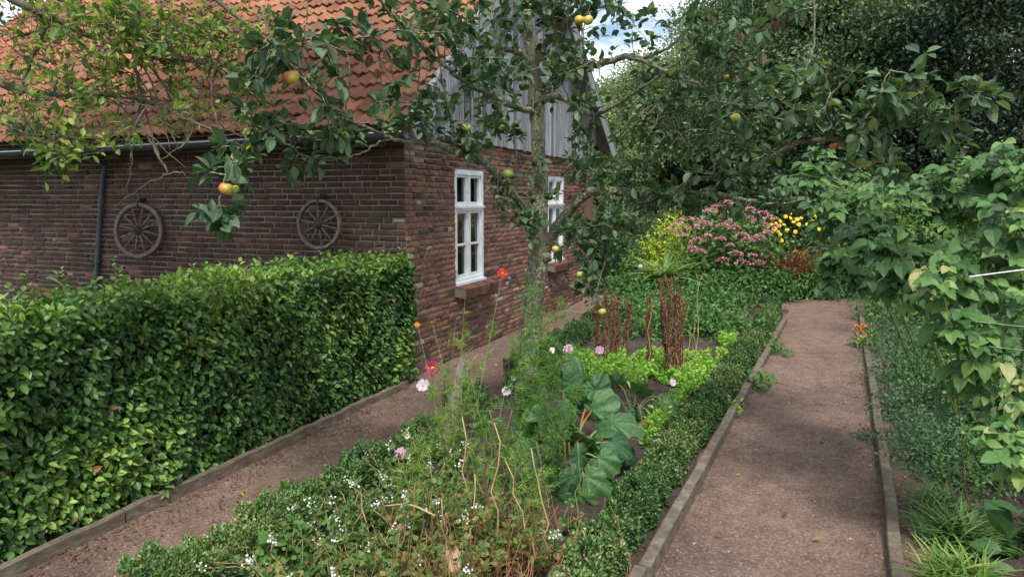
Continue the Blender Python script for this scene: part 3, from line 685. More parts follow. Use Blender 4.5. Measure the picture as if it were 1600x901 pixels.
br([(834, 118, Yt, .040), (818, 90, 5.4, .030), (803, 79, 5.3, .024), (780, 76, 5.2, .018), (745, 60, 5.0, .012), (705, 30, 4.8, .008), (670, -20, 4.6, .005)])
br([(834, 108, Yt, .032), (850, 73, 5.45, .026), (868, 48, 5.4, .022), (871, 0, 5.4, .016), (880, -70, 5.4, .008)])
br([(868, 48, 5.4, .012), (905, 20, 5.3, .009), (950, 10, 5.2, .007), (1000, -20, 5.1, .004)])
br([(838, 175, Yt, .028), (800, 165, 5.2, .022), (765, 148, 5.0, .018), (725, 128, 4.7, .015), (694, 103, 4.5, .013), (662, 75, 4.2, .011), (631, 40, 4.0, .009), (600, 10, 3.8, .008), (565, -40, 3.6, .005)])
br([(842, 375, 5.5, .040), (825, 335, 5.3, .034), (802, 305, 5.1, .030), (778, 275, 4.95, .028), (760, 257, 4.85, .027), (745, 247, 4.75, .026), (720, 240, 4.6, .025), (700, 231, 4.5, .023), (670, 221, 4.3, .018), (645, 224, 4.2, .014), (610, 216, 4.0, .011), (575, 200, 3.8, .009), (540, 185, 3.6, .008), (500, 150, 3.4, .007), (460, 110, 3.2, .005), (425, 60, 3.1, .004), (405, 0, 3.1, .003)])
br([(745, 247, 4.75, .030), (715, 226, 4.65, .027), (690, 216, 4.55, .022), (660, 222, 4.4, .012)], keep=False)
br([(709, 226, 4.5, .013), (708, 205, 4.5, .011), (700, 165, 4.4, .009), (690, 115, 4.35, .007), (683, 60, 4.3, .005), (690, -10, 4.3, .003)])
br([(610, 216, 4.0, .006), (560, 240, 3.8, .005), (520, 250, 3.6, .004), (470, 240, 3.4, .003), (455, 222, 3.4, .002)])
br([(575, 200, 3.8, .007), (520, 212, 3.6, .006), (460, 215, 3.4, .006), (410, 212, 3.2, .005), (370, 235, 3.1, .004), (350, 280, 3.0, .003), (335, 340, 3.0, .002)])
br([(540, 185, 3.6, .006), (500, 175, 3.4, .005), (470, 120, 3.3, .004), (478, 30, 3.2, .003), (485, -30, 3.2, .003)])
br([(631, 40, 4.0, .006), (560, 60, 3.7, .005), (500, 60, 3.4, .004), (440, 90, 3.2, .003)])
br([(825, 335, 5.3, .012), (812, 350, 5.1, .010), (795, 340, 5.0, .006)])
br([(880, 345, 5.35, .010), (905, 375, 5.2, .008), (940, 395, 5.1, .006), (965, 430, 5.0, .003)])
br([(950, 298, 5.15, .010), (955, 340, 5.0, .008), (948, 400, 4.9, .006), (925, 470, 4.8, .003)])
br([(1120, 277, 4.5, .008), (1110, 230, 4.5, .007), (1125, 190, 4.4, .006), (1120, 120, 4.4, .005), (1165, 60, 4.3, .004), (1180, -20, 4.3, .003)])
br([(1090, 280, 4.6, .008), (1075, 230, 4.6, .006), (1040, 180, 4.6, .005), (1010, 160, 4.6, .003)])
# upright shoots
for (px, py, Yd, tx_, ty_) in ((640, 222, 4.2, 655, 60), (670, 221, 4.3, 668, 90), (735, 240, 4.6, 742, 40), (750, 250, 4.7, 765, 90), (760, 150, 5, 752, 0), (720, 128, 4.7, 735, -20), (694, 103, 4.5, 700, -30), (780, 76, 5.2, 775, -40), (540, 185, 3.6, 540, 40), (600, 213, 3.9, 590, 90), (800, 300, 5.1, 790, 180), (881, 112, 5.3, 890, -20), (900, 100, 5.2, 930, -30), (1080, 302, 4.8, 1075, 200), (1150, 310, 4.6, 1160, 215), (1165, 266, 4.2, 1150, 120), (1300, 219, 3.5, 1290, 120), (860, 160, 5.3, 872, 60)):
    br([(px, py, Yd, .006), (px * .6 + tx_ * .4 + R.normal(0, 5), py * .6 + ty_ * .4, Yd, .005), (tx_, ty_, Yd - .05, .0025)], n=5, sides=5)
BP = np.array(BP)
crown = Geo()
AB = [  # px, py, Y, rx, ry, rY, twigs
 (345, 335, 3.0, 28, 38, .12, 7), (350, 255, 3.05, 50, 32, .2, 12), (440, 190, 3.2, 45, 40, .2, 12), (430, 90, 3.2, 60, 60, .3, 16), (520, 205, 3.6, 50, 35, .25, 14),
 (470, 250, 3.4, 50, 18, .2, 7), (490, 60, 3.3, 80, 60, .3, 16), (500, 140, 3.4, 50, 40, .3, 10), (590, 50, 3.8, 60, 50, .3, 10), (600, 150, 4.0, 45, 50, .25, 8), (650, 190, 4.2, 45, 28, .2, 9), (680, 50, 4.3, 60, 50, .3, 14),
 (690, 150, 4.4, 45, 40, .25, 11), (740, 200, 4.5, 45, 40, .25, 14), (770, 120, 4.8, 55, 50, .3, 16), (740, 40, 4.7, 50, 45, .3, 11), (800, 30, 5.2, 50, 40, .3, 12), (790, 190, 4.9, 35, 45, .3, 11), (870, 30, 5.3, 50, 40, .3, 12), (890, 90, 5.1, 45, 40, .3, 12),
 (895, 180, 5.0, 40, 45, .3, 12), (915, 235, 5.0, 45, 40, .3, 14), (960, 265, 4.9, 55, 40, .3, 16), (985, 215, 4.8, 50, 40, .3, 12), (1040, 230, 4.6, 60, 50, .3, 22), (1080, 40, 4.5, 55, 45, .3, 20), (1050, 130, 4.6, 45, 50, .3, 16), (1110, 120, 4.5, 60, 60, .3, 26), (1120, 200, 4.4, 60, 50, .3, 24),
 (1160, 60, 4.3, 60, 55, .3, 20), (1170, 150, 4.2, 50, 50, .3, 14), (1130, 275, 4.5, 70, 35, .3, 16), (1195, 235, 4.0, 45, 35, .25, 14), (1230, 30, 3.7, 60, 40, .3, 10), (1250, 100, 3.6, 35, 35, .25, 7), (1235, 180, 3.7, 35, 40, .25, 10), (1290, 180, 3.5, 50, 35, .25, 12), (1350, 200, 3.3, 50, 30, .2, 11),
 (1390, 155, 3.2, 40, 35, .2, 6), (1440, 165, 3.15, 40, 35, .2, 8), (1370, 245, 3.2, 50, 35, .2, 8), (1480, 200, 3.1, 40, 25, .2, 4), (1535, 145, 2.95, 28, 18, .1, 5), (1435, 130, 3.1, 20, 30, .1, 3),
 (880, 10, 5.2, 50, 30, .3, 12), (940, 15, 5.1, 45, 25, .3, 9), (1000, 100, 4.8, 35, 25, .3, 7), (1020, 40, 4.7, 30, 40, .3, 8), (850, 110, 5.0, 40, 40, .3, 8), (640, 90, 4.1, 40, 40, .3, 6), (820, 345, 5.1, 40, 35, .25, 14), (790, 300, 5.0, 35, 35, .2, 8), (885, 365, 5.1, 38, 35, .25, 12), (940, 385, 5.0, 45, 45, .3, 22), (975, 350, 4.9, 50, 40, .3, 16), (930, 440, 4.9, 40, 30, .2, 10), (1040, 320, 4.8, 55, 25, .3, 14), (1110, 312, 4.7, 60, 18, .3, 10), (1190, 315, 4.5, 50, 18, .3, 8), (1000, 300, 4.9, 50, 30, .3, 10), (860, 280, 5.3, 40, 40, .2, 9), (1010, 30, 4.8, 45, 18, .3, 4), (950, 50, 5.1, 28, 50, .3, 6), (1020, 170, 4.7, 35, 35, .3, 8), (740, 110, 4.6, 40, 40, .3, 8), (560, 190, 3.7, 40, 25, .2, 6), (700, 20, 4.4, 60, 30, .3, 6), (380, 140, 3.1, 30, 40, .2, 4)]
for bl in AB:
    for p in blob_pts(bl[:6], int(round(bl[6] * (.42 if 940 < bl[0] < 1260 and bl[1] < 290 else 1.0 if bl[0] > 1225 else .62 if bl[0] > 980 and bl[1] < 290 else .95 if 640 < bl[0] < 975 and bl[1] < 130 else .50 if 400 < bl[0] < 620 else .72)))):
        a = nearest(BP, p, 4)
        if np.linalg.norm(a - p) < .04: a = nearest(BP, p, 14)
        L_ = np.linalg.norm(p - a)
        if L_ > .75: a = p + (a - p) * .75 / L_ * R.uniform(.8, 1)
        pth = twig_path(a, p, 5, .12, .08); wood.tube(pth, np.linspace(.0042, .0016, 6), 4, cap=False)
        k = int(R.integers(9, 16)); leaves_on(crown, pth, k, APPLE, (.040, .086), t0=.25, clump=3, rl=(.4, 1) if bl[0] > 1225 else (0, .97))
        if L_ < .75: pass
trunk_o = wood.build('trunk', M['bark'], apple, smooth=True)
# leafy sprouts on the thick branches
for _ in range(260):
    p = BP[R.integers(len(BP))]; q = p + unit(rs(1)[0] + Z * .4) * R.uniform(.04, .12); leaves_on(crown, twig_path(p, q, 4), int(R.integers(3, 7)), APPLE, (.04, .075), t0=.4, clump=1)
crown.build('crown', M['apple_leaf'], apple, smooth=False)
g = Geo()
for (px, py, Yd, n) in ((590, 70, 3.85, 6), (597, 105, 3.85, 5), (1112, 18, 4.4, 4), (1158, 52, 4.3, 3), (1223, 18, 3.7, 3), (1180, 95, 4.2, 2)):
    c = W(px, py, Yd); g.inst(APPLE, c + R.normal(0, .025, (n, 3)), rs(n) * .6 - Z * 1.2, rs(n), R.uniform(.06, .09, n), R.random(n))
g.build('withered_leaves', M['brown_leaf'], apple)
def apple_fruit(px, py, Yd, dpx, m, lab=None):
    r = dpx * .88 / 2 * Yd / F; c = W(px, py, Yd); g = Geo(); n = 14; k = 10; V = []
    ax = unit(Z + rs(1)[0] * .35); x = unit(np.cross(ax, rs(1)[0])); y = np.cross(ax, x)
    for i in range(k + 1):
        ph = math.pi * i / k; rr = r * math.sin(ph) * (1 + .06 * math.cos(ph)); zz = r * .9 * math.cos(ph) - r * .22 * math.exp(-(math.sin(ph) * 2.6) ** 2) * (1 if ph < 1.57 else -1)
        for j in range(n):
            th = 2 * math.pi * j / n; s5 = 1 + .025 * math.cos(5 * th) * (ph > 1.8); V.append(c + (x * math.cos(th) + y * math.sin(th)) * rr * s5 + ax * zz)
    q = [[i * n + j, (i + 1) * n + j, (i + 1) * n + (j + 1) % n, i * n + (j + 1) % n] for i in range(k) for j in range(n)]
    g.add(V, [q]); g.tube([c + ax * r * .65, c + ax * r * 1.1, nearest(BP, c, 3) if False else c + ax * r * 1.1 + Z * r * .6], .0016, 5, mat=1)
    g.tube([c - ax * r * .72, c - ax * r * .8], [r * .14, r * .05], 6, mat=2)
    o = g.build('apple', [m, M['twig'], M['iron']], apple, smooth=True)
    if lab: o['label'] = lab
for (px, py, Yd, d, m, lab) in ((353, 295, 3.0, 25, 'apple_red', 'red and yellow apple'), (366, 296, 3.03, 18, 'apple_green', None), (455, 121, 3.15, 28, 'apple_red', 'red and yellow apple'), (449, 67, 3.3, 20, 'apple_yellow', None), (487, 121, 3.3, 16, 'apple_yellow', None),
    (529, 219, 3.6, 18, 'apple_green', None), (541, 212, 3.65, 17, 'apple_green', None), (534, 205, 3.7, 15, 'apple_yellow', None), (728, 200, 4.5, 19, 'apple_yellow', None), (781, 198, 4.7, 15, 'apple_yellow', None), (794, 272, 4.9, 19, 'apple_green', None), (905, 32, 5.1, 17, 'apple_yellow', None), (919, 32, 5.05, 18, 'apple_yellow', None),
    (1148, 185, 4.35, 19, 'apple_green', None), (1302, 229, 3.5, 14, 'apple_red', None), (1314, 228, 3.5, 14, 'apple_red', 'orange red apple'), (907, 429, 4.9, 15, 'apple_green', None), (941, 487, 4.8, 15, 'apple_green', None), (868, 389, 5.0, 14, 'apple_yellow', None), (1128, 168, 4.4, 9, 'apple_yellow', None), (1135, 120, 4.4, 9, 'apple_yellow', None)):
    apple_fruit(px, py, Yd, d, M[m], lab)
g = Geo(); g.tube(twig_path(W(925, 470, 4.8), W(943, 500, 4.8), 4), .002, 4); leaves_on(g, twig_path(W(925, 455, 4.8), W(922, 505, 4.8), 4), 6, APPLE, (.05, .07), mat=1)
g.build('hanging_twig', [M['twig'], M['brown_leaf']], apple)

# ------------------------------------------------------------------ the yellowing tree at the left
pb_ = np.array([-3.75, 3.2, 0.]); plum = thing('plum_tree', 'twiggy tree with small yellow green leaves hanging in front of the tiled roof', 'tree', pb_)
wood = Geo(); BP = []
s_ = smooth([np.append(pb_ - Z * .1, .11), np.append(pb_ + Z * .8 + (.05, 0, 0), .09), np.append(pb_ + Z * 1.7 + (.2, 0, 0), .08), np.append(pb_ + Z * 2.6 + (.45, 0, 0), .06), np.append(pb_ + Z * 3.4 + (.9, .1, 0), .04), np.append(pb_ + Z * 3.7 + (1.6, .2, 0), .02)], 6, .006)
wood.tube(s_[:, :3], s_[:, 3], 12, rough=.08); T1 = W(-250, 60, 3.5)
br([(-260, 20, 3.4, .035), (-120, 60, 3.4, .028), (0, 130, 3.5, .02), (100, 150, 3.5, .015), (200, 150, 3.5, .011), (300, 190, 3.5, .008), (380, 230, 3.4, .004)])
br([(-250, -60, 3.4, .04), (-100, -60, 3.4, .03), (40, 10, 3.5, .02), (150, 60, 3.6, .014), (230, 90, 3.6, .010), (330, 100, 3.6, .007), (420, 130, 3.6, .003)])
br([(-260, -120, 3.4, .04), (-60, -140, 3.5, .032), (120, -100, 3.6, .026), (260, -60, 3.6, .018), (350, 10, 3.7, .012), (440, 80, 3.7, .006)])
br([(-260, 120, 3.4, .02), (-100, 150, 3.3, .014), (0, 190, 3.3, .009), (60, 220, 3.2, .006), (100, 245, 3.2, .003)])
br([(60, -20, 3.5, .014), (70, 40, 3.5, .012), (50, 90, 3.5, .009), (30, 150, 3.5, .006)])
br([(180, -80, 3.6, .012), (205, 20, 3.6, .010), (215, 120, 3.6, .008), (240, 220, 3.5, .005), (262, 272, 3.4, .004)])
br([(215, 150, 3.6, .006), (225, 200, 3.5, .006), (262, 270, 3.4, .005)])
br([(262, 272, 3.4, .0035), (225, 290, 3.4, .003), (175, 327, 3.4, .002)], keep=False); br([(262, 272, 3.4, .0035), (285, 268, 3.4, .003), (294, 280, 3.4, .002)], keep=False)
br([(200, 205, 3.4, .003), (206, 250, 3.4, .0035), (198, 300, 3.4, .002)], keep=False); br([(212, 215, 3.4, .003), (205, 248, 3.4, .003), (202, 262, 3.4, .003)], keep=False)
for (a, b, c) in (((170, 60), (225, 130), (280, 235)), ((120, 80), (200, 180), (290, 262)), ((240, 110), (300, 190), (360, 205)), ((320, 100), (300, 210), (250, 250)), ((60, 100), (140, 150), (230, 165)), ((190, 30), (240, 140), (265, 235)), ((350, 60), (330, 150), (350, 215)), ((20, 60), (110, 40), (230, 60)), ((300, 60), (350, 120), (420, 150))):
    br([(a[0], a[1], 3.6, .006), (b[0], b[1], 3.5, .005), (c[0], c[1], 3.4, .002)], sides=5, n=6)
BP = np.array(BP); crown = Geo(); Bfrm = BP[(np.abs(BP[:, 1] - 3.5) < .4)]
PB = [(40, 40, 3.5, 60, 45, .3, 16), (120, 30, 3.5, 60, 40, .3, 18), (200, 30, 3.5, 55, 40, .3, 26), (160, 90, 3.5, 50, 35, .3, 13), (60, 120, 3.4, 60, 35, .3, 14), (30, 180, 3.3, 40, 35, .2, 10), (90, 215, 3.3, 50, 28, .2, 13), (80, 240, 3.2, 25, 16, .1, 7), (190, 150, 3.5, 50, 40, .3, 10),
      (280, 40, 3.6, 50, 40, .3, 20), (270, 110, 3.6, 50, 45, .3, 14), (350, 60, 3.6, 55, 50, .3, 20), (370, 130, 3.6, 50, 45, .3, 14), (300, 180, 3.5, 60, 30, .3, 9), (180, 210, 3.4, 40, 22, .2, 7), (420, 60, 3.7, 40, 50, .3, 10), (240, 70, 3.5, 40, 40, .3, 10), (120, 170, 3.4, 40, 30, .2, 8), (385, 195, 3.5, 30, 25, .2, 4)]
for bl in PB:
    for p in blob_pts(bl[:6], int(bl[6] * 1.35)):
        a = nearest(BP, p, 8); pth = twig_path(a, p, 6, .22, .1); wood.tube(pth, np.linspace(.0032, .0012, 7), 4, cap=False)
        for _ in range(2):
            q = p + rs(1)[0] * R.uniform(.06, .16) * (1, .7, .9); m_ = pth[R.integers(2, 6)]; p2 = twig_path(m_, q, 4, .25); wood.tube(p2, np.linspace(.0018, .001, 5), 3, cap=False)
            leaves_on(crown, p2, int(R.integers(0, 8)), PLUM, (.028, .055), t0=.3, rl=(.0, 1.0))
        leaves_on(crown, pth, int(R.integers(0, 9)), PLUM, (.030, .060), t0=.4, rl=(.1, 1.0))
for _ in range(520):      # unseen high crown, added to shade the side wall and hedge
    v = rs(1)[0] * R.random() ** .4; p = np.array([-3.3, 5.0, 6.0]) + v * (3.0, 1.5, .9)
    if (p[2] - H) / p[1] < .42 + PITCH * .2: continue
    a = pb_ + np.array([.9 + R.normal(0, .2), .4 + R.normal(0, .2), 4.3]); pth = twig_path(a, p, 6, .12, -.1); wood.tube(pth, np.linspace(.02, .004, 7), 5)
    for _ in range(3): leaves_on(crown, twig_path(p, p + rs(1)[0] * .35, 4), 30, PLUM, (.06, .11), t0=.1, rl=(0, .8))
s_ = smooth([np.append(pb_ + Z * 2.4 + (.4, 0, 0), .06), np.append(pb_ + Z * 3.5 + (.6, .2, 0), .05), np.append(pb_ + Z * 4.5 + (.9, .4, 0), .035)], 5); wood.tube(s_[:, :3], s_[:, 3], 9)
wood.build('trunk', M['twig'], plum, smooth=True); crown.build('crown', M['plum_leaf'], plum)

# ------------------------------------------------------------------ clipped hornbeam hedge
hb = np.array([*(hk0 - U[:2] * 2.5), 0]) + Wd * .45
hedge = thing('hornbeam_hedge', 'tall clipped hornbeam hedge of bright green leaves along the left path', 'hedge', hb)
HL = 6.0; HT = .80; HH = 1.17; h00 = np.array([*hk0, 0]) + Wd * .06 + U * .24       # near end corner at the house
def hpt(s, t, z): return h00 - U * s + Wd * t + Z * z
cr_ = Geo()
def hedge_leaves(n, fs, ft, fz, nrm, depth, rl, size):
    s = fs(n); t = ft(n); z = fz(n); dep = R.random(n) ** 1.6 * depth
    bul = .035 * np.sin(s * 2.7 + z * 3) + .03 * np.sin(s * 7.1 - z * 5) + .02 * np.sin(s * 15 + z * 11 + t * 9)
    p = h00 - U * s[:, None] + Wd * t[:, None] + Z * z[:, None] + nrm * (bul - dep)[:, None]
    d = unit(nrm * .55 + rs(n) * .75 - Z * (.35 if abs(nrm[2]) < .5 else -.35)); nr = unit(nrm * .8 + Z * .75 + rs(n) * .45)
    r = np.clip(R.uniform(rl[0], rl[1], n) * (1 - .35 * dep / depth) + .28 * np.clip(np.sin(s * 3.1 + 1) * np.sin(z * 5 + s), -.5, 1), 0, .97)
    r = np.where(R.random(n) < .006, 1.0, r)
    cr_.inst(HORN, p, d, nr, R.uniform(size[0], size[1], n), r)
uni = lambda a, b: (lambda n: R.uniform(a, b, n))
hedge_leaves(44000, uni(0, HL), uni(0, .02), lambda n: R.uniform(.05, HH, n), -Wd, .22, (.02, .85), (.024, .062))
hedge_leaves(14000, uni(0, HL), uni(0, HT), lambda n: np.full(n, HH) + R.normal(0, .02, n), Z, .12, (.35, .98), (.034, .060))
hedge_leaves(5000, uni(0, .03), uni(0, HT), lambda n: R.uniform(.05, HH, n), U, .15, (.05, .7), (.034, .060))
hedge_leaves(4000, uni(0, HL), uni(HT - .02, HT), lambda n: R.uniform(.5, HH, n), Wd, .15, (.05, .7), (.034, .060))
# new shoots over the top
st = Geo()
for _ in range(330):
    s = R.uniform(0, HL); t = R.uniform(0.02, HT); a = hpt(s, t, HH - .03); b = a + Z * R.uniform(.05, .13) + rs(1)[0] * .05
    if 2.6 < s < 3.6 and R.random() < .25 and t > .5: b = a + Z * R.uniform(.15, .26) + rs(1)[0] * .05
    pth = twig_path(a, b, 4, .1); st.tube(pth, .0016, 4, cap=False); leaves_on(cr_, pth, int(R.integers(5, 10)), HORN, (.03, .055), rl=(.45, .99), t0=.3)
for _ in range(150):
    s = R.uniform(.05, HL); t = R.uniform(.08, HT - .1); a = hpt(s, t, 0); c = hpt(s + R.normal(0, .1), t, R.uniform(.8, 1.1)); pth = twig_path(a, c, 5, .06); st.tube(pth, np.linspace(.014, .004, 6), 5)
    for _ in range(4):
        a2 = pth[R.integers(1, 5)]; st.tube(twig_path(a2, hpt(s + R.normal(0, .15), R.uniform(0.03, HT), a2[2] + R.uniform(.05, .3)), 4, .1), np.linspace(.006, .002, 5), 4)
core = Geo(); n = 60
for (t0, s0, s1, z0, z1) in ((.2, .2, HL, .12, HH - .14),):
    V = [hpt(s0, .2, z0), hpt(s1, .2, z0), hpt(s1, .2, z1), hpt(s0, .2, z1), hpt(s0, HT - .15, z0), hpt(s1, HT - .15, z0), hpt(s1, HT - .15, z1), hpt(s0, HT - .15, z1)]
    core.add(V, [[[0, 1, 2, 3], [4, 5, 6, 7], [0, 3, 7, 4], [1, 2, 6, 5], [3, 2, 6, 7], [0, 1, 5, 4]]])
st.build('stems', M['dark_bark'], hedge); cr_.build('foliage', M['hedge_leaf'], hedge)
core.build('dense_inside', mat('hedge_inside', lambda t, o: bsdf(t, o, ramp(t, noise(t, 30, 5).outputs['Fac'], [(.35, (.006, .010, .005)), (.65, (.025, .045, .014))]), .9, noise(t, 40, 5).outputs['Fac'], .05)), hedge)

# ------------------------------------------------------------------ low box hedges
def box_hedge(pl, wd, ht, dens, label, rl=(0, .9), size=(.014, .024), gaps=(), inset=0.):
    pl = np.array([[p[0], p[1], 0.] for p in pl]); s = np.concatenate([[0], np.cumsum(np.linalg.norm(np.diff(pl, axis=0), axis=1))]); L_ = s[-1]
    o = thing('box_hedge', label, 'box hedge', pl[0], 'low box hedges round the bed')
    n = int(dens * L_ * (wd + 2 * ht)); x = R.uniform(0, L_, n)
    for (a, b) in gaps: x = x[(x < a) | (x > b)]
    n = len(x); c = np.stack([np.interp(x, s, pl[:, i]) for i in range(3)], 1); c2 = np.stack([np.interp(x + .05, s, pl[:, i]) for i in range(3)], 1)
    d = np.gradient(pl, axis=0); dx = unit(np.stack([np.interp(x, s, d[:, i]) for i in range(3)], 1)); nn = np.stack([dx[:, 1], -dx[:, 0], np.zeros(n)], 1)
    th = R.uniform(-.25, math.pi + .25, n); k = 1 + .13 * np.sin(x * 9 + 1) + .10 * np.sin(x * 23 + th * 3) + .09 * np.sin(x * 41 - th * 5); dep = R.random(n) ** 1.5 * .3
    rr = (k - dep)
    ca = np.sign(np.cos(th)) * np.abs(np.cos(th)) ** .6; sa = np.sign(np.sin(th)) * np.abs(np.sin(th)) ** .6
    e = nn * (ca * wd / 2 * rr)[:, None] + Z * (np.maximum(sa, -.0) * ht * rr)[:, None]
    p = c + e + Z * .03; outv = unit(nn * ca[:, None] + Z * sa[:, None]); g = Geo()
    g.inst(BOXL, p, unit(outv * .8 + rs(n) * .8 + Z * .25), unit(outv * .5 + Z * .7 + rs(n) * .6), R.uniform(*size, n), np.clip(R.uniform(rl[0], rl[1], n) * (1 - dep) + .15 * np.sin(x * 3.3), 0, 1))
    g.build('foliage', M['box_leaf'], o)
    w = Geo()
    for _ in range(int(L_ * 22)):
        xx = R.uniform(.02, L_)
        if any(a < xx < b for a, b in gaps): continue
        q = np.array([np.interp(xx, s, pl[:, i]) for i in range(3)]); w.tube(twig_path(q, q + np.array([R.normal(0, wd / 4), R.normal(0, wd / 4), ht * R.uniform(.6, .95)]), 4), np.linspace(.006, .002, 5), 4)
    w.build('stems', M['dark_bark'], o); return o
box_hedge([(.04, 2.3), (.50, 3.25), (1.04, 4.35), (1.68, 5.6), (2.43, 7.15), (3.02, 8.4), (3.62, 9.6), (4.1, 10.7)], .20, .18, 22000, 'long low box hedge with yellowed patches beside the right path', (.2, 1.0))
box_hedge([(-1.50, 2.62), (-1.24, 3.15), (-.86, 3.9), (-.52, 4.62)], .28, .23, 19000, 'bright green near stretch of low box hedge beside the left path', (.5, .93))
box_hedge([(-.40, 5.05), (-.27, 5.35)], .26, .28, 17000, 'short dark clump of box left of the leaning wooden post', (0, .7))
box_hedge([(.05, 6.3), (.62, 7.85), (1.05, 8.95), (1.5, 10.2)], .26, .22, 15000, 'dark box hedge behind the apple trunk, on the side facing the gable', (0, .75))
box_hedge([(2.9, 10.95), (3.5, 11.0), (4.15, 10.95)], .28, .22, 14000, 'short box hedge closing the far end of the bed', (0, .8))

# ------------------------------------------------------------------ generic bushy plant
def bush(name, label, cat, base, rx, ry, ht, n, tpl, m, size, group=None, stems=12, rl=(0, 1), z0=.0, stem_m='green_stem', flat=.5, up=.8, upper=0.0, parts='foliage'):
    base = np.array(base, float); o = thing(name, label, cat, base, group)
    cl = max(6, int(n / 60)); v = rs(cl) * (R.random((cl, 1)) ** .35); v[:, 2] = np.abs(v[:, 2]) * (1 - upper) + upper * R.random(cl)
    cc = base + v * (rx, ry, ht * .86) + Z * z0; k = R.integers(0, cl, n); cs = min(rx, ry, ht) * .34
    p = cc[k] + R.normal(0, 1, (n, 3)) * (cs, cs, cs * .8); p[:, 2] = np.maximum(p[:, 2], base[2] + .01)
    outv = unit(p - (base + Z * ht * .3)); g = Geo(); cr0 = R.uniform(-.18, .18, cl)
    g.inst(tpl, p, unit(outv * .6 + rs(n) * .8 + Z * .1), unit(Z * up + outv * .4 + rs(n) * .5), R.uniform(size[0], size[1], n), np.clip(R.uniform(rl[0], rl[1], n) + cr0[k], 0, 1))
    g.build(parts, M[m], o)
    w = Geo()
    for i in range(min(stems, cl)):
        q = cc[i]; w.tube(twig_path(base + np.array([R.normal(0, rx * .15), R.normal(0, ry * .15), 0]), q, 5, .12), np.linspace(.006, .002, 6) * max(1, ht), 5)
    w.build('stems', M[stem_m], o)
    return o, cc

# ------------------------------------------------------------------ rhubarb
def big_leaf(c, d, nrm, size, rnd):
    """a crinkled heart-shaped blade"""
    d = unit(d); nrm = unit(nrm - d * (nrm @ d)); x = np.cross(d, nrm); V = []; Mi = []; nr = 65; rg = 12; ph = R.uniform(0, 6, 3)
    for i in range(nr):
        th = -math.pi * .95 + 1.9 * math.pi * i / (nr - 1)         # 0 = tip direction
        r1 = (.56 + .22 * math.exp(-th * th * 2.2) + .38 * math.cos(th / 2) ** 2 + .13 * math.cos(th) + .06 * math.sin(7 * th + ph[0]) + .035 * math.sin(15 * th + ph[1])) * .56
        for j in range(rg + 1):
            r = r1 * j / rg; zz = -.42 * r * r * 2 + .045 * math.sin(9 * th + ph[2]) * (r / .5) ** 2 + .05 * math.sin(3 * th + ph[0]) * r / .5 + .010 * (1 - abs(math.sin(4 * th))) * min(1, r * 5) + .016 * math.sin(r * 60 + 6 * th) * (r / .5) + .014 * math.sin(31 * th + r * 30) * (r / .5) + .16 * abs(math.sin(th)) * r
            V.append(c + x * math.sin(th) * r * size + d * (math.cos(th) * r + .0) * size + nrm * zz * size); Mi.append(1.0 if i % 8 == 0 or (i % 4 == 0 and j > 5) else 0.0)
    q = [[i * (rg + 1) + j, (i + 1) * (rg + 1) + j, (i + 1) * (rg + 1) + j + 1, i * (rg + 1) + j + 1] for i in range(nr - 1) for j in range(rg)]
    return V, q, Mi
def rhubarb(base, leaves, label, stalk='red_stalk'):
    base = np.array(base, float); o = thing('rhubarb_plant', label, 'rhubarb', base, 'rhubarb plants in the bed')
    for (px, py, Yd, sz, ax_, ay, yel) in leaves:
        c = W(px, py, Yd); dh = unit(np.array([ax_, -.25, ay]) + R.normal(0, .2, 3)); sz = sz * R.uniform(.48, .72); g = Geo()
        nr_ = unit(Z * .7 + np.array([R.normal(0, .5), -.5 + R.normal(0, .4), 0])); V, q, mi = big_leaf(c, dh, nr_, sz, 0); g.add(V, [q], R.uniform(.1, .9), mi, 0)
        pth = smooth([base + R.normal(0, .03, 3) * (1, 1, 0), (base + c) / 2 + Z * (.10 if c[2] > .15 else .16) * 1.0, c], 5); g.tube(pth, np.linspace(.011, .006, len(pth)), 6, mat=1)
        lf = g.build('leaf', [M['withered'] if yel else M['rhubarb_leaf'], M[stalk]], o, smooth=True)
        if yel: lf['label'] = 'yellow withered leaf'
    return o
b1 = G(885, 770); b1[2] = .05; y1 = b1[1]
